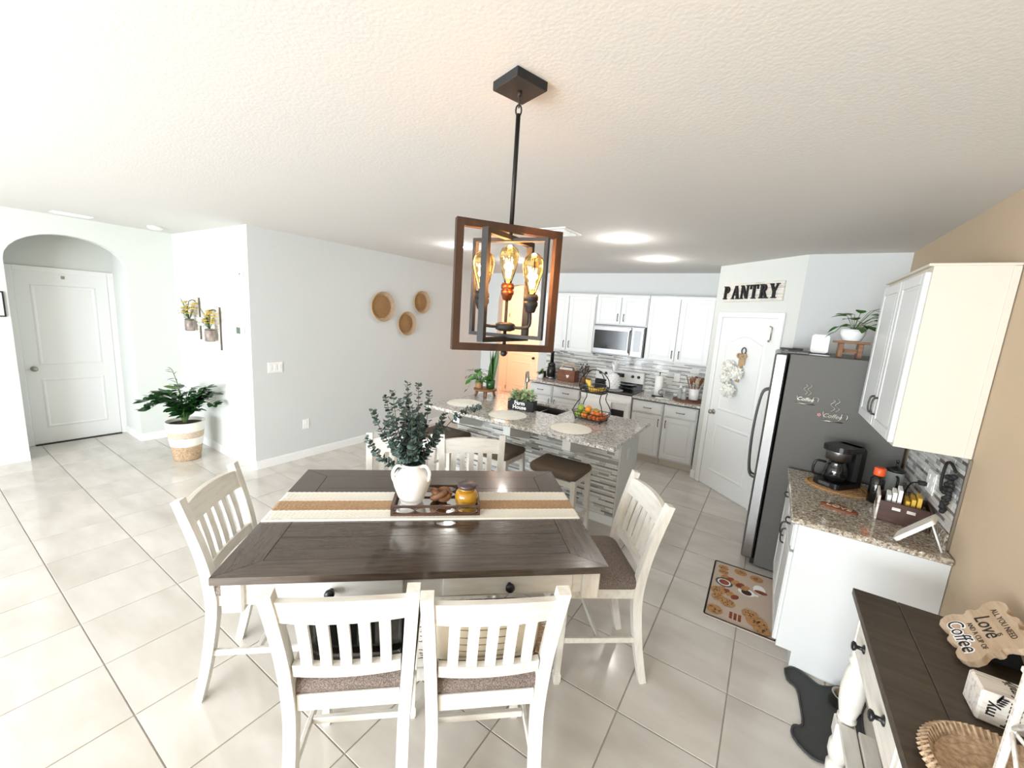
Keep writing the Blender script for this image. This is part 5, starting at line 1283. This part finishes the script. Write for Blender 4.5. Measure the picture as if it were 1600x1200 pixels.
for s in (-1, 1): MB().box((s*.10, -.01, 0), (.012, .02, .255), bev=.002).build('frame_bar', 'black', fp); MB().box((0, -.01, s*.1215), (.188, .02, .012), bev=.002).build('frame_bar', 'black', fp)
MB().box((0, -.004, 0), (.19, .006, .235)).build('picture', 'paper', fp)
def sconce(x, zb, zt, label, seed):
    s = thing('jar_sconce', label, 'sconce', (x, YA-.0005, zb), 0, 'flower jar sconces on the alcove wall'); h = zt-zb
    bo = MB().box((0, -.009, h/2), (.13, .018, h)).build('back_board', 'board_grey', s); MB().box((0, -.0195, h/2), (.126, .003, h-.004)).build('painted_face', 'wood_white', bo)
    MB().tube(smooth_path([(0, -.02, h-.05), (0, -.05, h-.03), (0, -.09, h-.05), (0, -.095, h-.10)], 4), .004, 6).build('hook', 'iron', s)
    jz = h*.20; j = MB().lathe([(.042, 0), (.05, .006), (.052, .11), (.045, .125), (.045, .145), (.041, .145), (.041, .125), (0, .12)], 20, T=TR(0, -.095, jz)).build('mason_jar', 'jar_glass_grey', s)
    MB().tube([(.048*math.cos(2*PI*k/20), -.095+.048*math.sin(2*PI*k/20), jz+.132) for k in range(20)], .003, 5, closed=True).build('wire_band', 'iron', s)
    fl = thing('flower_bouquet', ('yellow and white artificial flowers in the %s jar sconce' % ('left' if seed == 1 else 'right')), 'flowers', (x, YA-.0955, zb+jz+.1465), 0, 'flowers in the jar sconces')
    rnd = random.Random(seed); st_ = MB(); yl = MB(); wh = MB(); gl = MB()
    for k in range(22):
        a = rnd.uniform(0, 2*PI); r = rnd.uniform(.03, .11); z = rnd.uniform(.05, .20); p = (r*math.cos(a)+.03, r*math.sin(a)*.5-.01, z)
        st_.tube([(p[0]*.1, p[1]*.1, .0), p], .002, 4)
        for q in range(5): yl.leaf(.045, .034, .2, .2, T=TR(*p) @ RZ(q*1.26) @ RY(-.6), n=3)
    for k in range(5):
        a = PI+rnd.uniform(-.6, .6); r = rnd.uniform(.06, .13); p = (r*math.cos(a), r*math.sin(a)*.5-.03, rnd.uniform(.0, .09))
        for q in range(9): wh.leaf(.07, .055, .3, -.2, T=TR(*p) @ RZ(q*.7) @ RY(-.3-.1*(q % 3)), n=3)
        st_.tube([(0, 0, 0), p], .002, 4)
    for k in range(5): st_.tube(smooth_path([(0, 0, 0), (-.05-.02*k, 0, .13), (-.09-.03*k, -.01, .16+.02*k)], 3), .0018, 4); gl.leaf(.06, .02, .2, .2, T=TR(-.02*k, -.01, .05+.03*k) @ RZ(PI-.4*k) @ RY(-.9))
    for mb_, nm, mt in ((st_, 'stems', 'stem_green'), (yl, 'yellow_petals', 'petal_yellow'), (wh, 'white_petals', 'petal_white'), (gl, 'leaves', 'leaf_zz')): mb_.build(nm, mt, fl)['kind'] = 'stuff'
sconce(-5.96, 1.36, 1.86, 'left jar sconce with grey board on the alcove wall', 1)
sconce(-5.42, 1.28, 1.77, 'right jar sconce with grey board on the alcove wall', 2)
# ------------------------------------------------------------------ pantry sign and wreath
def PW(s, off=0): p = PA+PD*s-n2*off; return (p.x, p.y)
sg = thing('pantry_sign', 'whitewashed wooden sign with black PANTRY letters above the pantry door', 'sign', (*PW(.515, .001), 2.315), PANG)
for k in range(3): MB().box((0, -.009, -.066+.066*k), (.80, .018, .064), bev=.002).build('plank', 'wood_white', sg)
def lbox(m, x0, z0, x1, z1): m.box(((x0+x1)/2, 0, (z0+z1)/2), (abs(x1-x0), 1, abs(z1-z0)))
def slant(m, p, q, w):
    (x0, z0), (x1, z1) = p, q; m.add([(x0-w/2, -.5, z0), (x0+w/2, -.5, z0), (x1+w/2, -.5, z1), (x1-w/2, -.5, z1), (x0-w/2, .5, z0), (x0+w/2, .5, z0), (x1+w/2, .5, z1), (x1-w/2, .5, z1)], [(0, 1, 2, 3), (7, 6, 5, 4), (0, 4, 5, 1), (1, 5, 6, 2), (2, 6, 7, 3), (3, 7, 4, 0)])
def bowl(m, cx, cz, ro, ri):
    n = 10; vs = []; fs = []
    for y in (-.5, .5):
        for r in (ro, ri):
            for k in range(n+1): a = -PI/2+PI*k/n; vs.append((cx+r*math.cos(a)*1.15, y, cz+(r if r == ro else r*1.15)*math.sin(a)))
    N = n+1
    for k in range(n): fs += [(k, k+1, N+k+1, N+k), (2*N+k, 3*N+k, 3*N+k+1, 2*N+k+1), (k, 2*N+k, 2*N+k+1, k+1), (N+k, N+k+1, 3*N+k+1, 3*N+k)]
    m.add(vs, fs)
def letter(c):
    m = MB(); S = .07
    if c in 'PR':
        lbox(m, .14, 0, .34, 1); bowl(m, .40, .73, .27, .11); lbox(m, .3, .9, .42, 1); lbox(m, .3, .46, .42, .56); lbox(m, .03, 0, .45, S); lbox(m, .03, 1-S, .3, 1)
        if c == 'R': slant(m, (.74, 0), (.46, .48), .2); lbox(m, .62, 0, .92, S)
    if c == 'A': slant(m, (.12, 0), (.44, 1), .09); slant(m, (.76, 0), (.46, 1), .21); lbox(m, .24, .28, .64, .38); lbox(m, 0, 0, .28, S); lbox(m, .56, 0, .96, S)
    if c == 'N': lbox(m, .1, 0, .2, 1); lbox(m, .72, 0, .82, 1); slant(m, (.74, 0), (.18, 1), .2); lbox(m, 0, 0, .32, S); lbox(m, 0, 1-S, .25, 1); lbox(m, .6, 1-S, .94, 1)
    if c == 'T': lbox(m, .36, 0, .56, 1); lbox(m, .04, .89, .88, 1); lbox(m, .04, .68, .11, 1); lbox(m, .81, .68, .88, 1); lbox(m, .24, 0, .68, S)
    if c == 'Y': lbox(m, .36, 0, .56, .45); slant(m, (.46, .42), (.14, 1), .2); slant(m, (.48, .42), (.78, 1), .1); lbox(m, 0, 1-S, .34, 1); lbox(m, .62, 1-S, .92, 1); lbox(m, .24, 0, .68, S)
    return m
for k, c in enumerate('PANTRY'):
    m = letter(c); m.v = [Vector((p.x*.118, p.y*.022-.029, p.z*.145)) for p in m.v]; m.build('letter', 'black_matte', sg, (-.375+.125*k, 0, -.072))
wr = thing('door_hanger', 'white pompom flower hanger with burlap bow on the pantry door', 'wreath', (*PW(.55, .018), 1.68), PANG)
MB().tube([(.028*math.cos(a), 0, .036*math.sin(a)) for a in [2*PI*k/24 for k in range(24)]], .007, 7, closed=True).build('ring', 'board_grey', wr)
m = MB(); m.box((-.015, -.004, -.16), (.055, .008, .25)); m.box((-.03, -.002, -.27), (.05, .006, .16)); m.build('burlap_strip', 'burlap', wr)
m = MB()
for s in (-1, 1): m.tube(smooth_path([(0, -.01, -.06), (s*.04, -.018, -.03), (s*.055, -.018, -.06), (s*.03, -.018, -.08), (0, -.01, -.065)], 4), .012, 6, flat=(.5, 1.4)); m.box((s*.03, -.008, -.11), (.022, .006, .09), T=None)
m.build('bow', 'burlap', wr)
rnd = random.Random(12)
for (x, z, r) in ((-.115, -.19, .075), (.005, -.245, .08), (-.13, -.325, .075), (-.06, -.455, .085), (-.11, -.26, .055)):
    m = MB(); m.ball((0, 0, 0), r*.72, 10, 8)
    for k in range(90):
        zz_ = 1-2*(k+.5)/90; a = k*2.39996; q = Vector((math.cos(a)*(1-zz_*zz_)**.5, math.sin(a)*(1-zz_*zz_)**.5, zz_))
        if q.y > .55: continue
        R = q.to_track_quat('X', 'Z').to_matrix().to_4x4(); m.leaf(r*.42, r*.36, .3, -.3, T=TR(*(q*r*.62)) @ R @ RX(rnd.uniform(0, 6)), n=3)
    m.build('pompom_flower', 'petal_white', wr, (x, -r*.72-.006, z))
# ------------------------------------------------------------------ large plant by the entry
pot = thing('woven_pot', 'tall woven planter in white and tan bands by the entry', 'planter', (-5.585, 1.80, 0))
mat('pot_band', (214, 196, 178), .9, col2=(190, 168, 148), scale=40, stretch=(1, 1, 4), bump=.5, bscale=90)
bands = ((0, .17, .125, .148, 'seagrass'), (.17, .27, .150, .165, 'cotton'), (.27, .345, .163, .174, 'pot_band'), (.345, .455, .174, .186, 'cotton'))
for (z0, z1, r0, r1, mt) in bands:
    pr_ = [(r0-.012, z0)]; n = 8
    for k in range(n+1): t = k/n; pr_.append((r0+(r1-r0)*t+.002*(k % 2), z0+(z1-z0)*t))
    pr_ += [(r1-.012, z1), (r1-.014, z1-.045)]
    if z0 == 0: pr_ = [(0, 0)]+pr_
    MB().lathe(pr_, 32).build('woven_band', mt, pot)
MB().lathe([(.0, .425), (.1, .424), (.171, .418)], 24).build('soil', 'soil', pot)
zz = thing('zz_plant', 'large leafy zz plant growing in the woven planter', 'plant', (-5.585, 1.80, .425))
zl = MB().leaf(1, .58, .18, .12, shape=.9, n=5).mesh('leaf', 'leaf_zz'); zn = MB().leaf(1, .5, .18, .12, shape=.9, n=5).mesh('leaf', 'leaf_zz_new')
rnd = random.Random(31)
VR = Vector((.844, .536, 0))        # across the view
VF = Vector((-.536, .844, 0))
def frond(side, depth, top, sag, nl, L, me, thin=False):
    if not thin: top = top*1.2+.04
    tip = VR*side+VF*depth+Vector((0, 0, top)); mid = VR*side*.42+VF*depth*.42+Vector((0, 0, top*.62+sag))
    P = smooth_path([(0, 0, -.02), mid, tip], 10); st = MB().tube(P, [.008-.005*i/(len(P)-1) for i in range(len(P))], 6).build('frond_stem', 'stem_green', zz)
    nl = int(nl*1.6) if not thin and nl > 5 else nl
    for k in range(nl):
        f = .30+.70*k/max(1, nl-1); i = min(len(P)-2, int(f*(len(P)-1))); t = (P[i+1]-P[i]).normalized(); s = 1 if k % 2 else -1
        az = math.atan2(t.y, t.x)+s*rnd.uniform(.6, 1.2); q = L*rnd.uniform(.8, 1.15)*(1-.25*(f-.38))
        wv = q*(.35 if thin else 1.0)
        link('leaf', me, st, P[i], (rnd.uniform(-.5, .5), -rnd.uniform(-.2, .6), az), (q, wv, q))
    link('leaf', me, st, P[-1], (0, -.3, math.atan2(tip.y, tip.x)), (L*.8, L*(.3 if thin else .8), L*.8))
frond(-.13, .02, .62, .02, 12, .085, zl, True); frond(-.42, -.05, .16, .14, 11, .125, zl); frond(-.30, -.16, .10, .16, 9, .125, zl); frond(-.20, -.05, .26, .06, 10, .125, zl)
frond(.02, -.12, .36, .03, 4, .13, zn); frond(.06, .05, .30, .03, 9, .125, zl); frond(.18, -.06, .26, .05, 10, .125, zl); frond(.32, -.02, .34, .05, 11, .125, zl); frond(.36, .0, .16, .12, 10, .105, zl)
frond(.12, -.16, .06, .14, 8, .11, zl); frond(-.05, -.14, .20, .06, 9, .125, zl); frond(.22, .08, .22, .08, 9, .125, zl); frond(-.12, .08, .30, .05, 9, .125, zl); frond(.0, -.05, .24, .0, 9, .125, zl); frond(.13, -.1, .30, .0, 8, .1, zl); frond(.25, -.12, .14, .1, 8, .11, zl); frond(-.22, -.12, .16, .1, 9, .115, zl); frond(.05, -.18, .12, .1, 8, .11, zl); frond(.30, .06, .26, .06, 9, .125, zl); frond(-.32, .02, .24, .08, 9, .115, zl); frond(.26, -.05, .3, .03, 9, .125, zl)
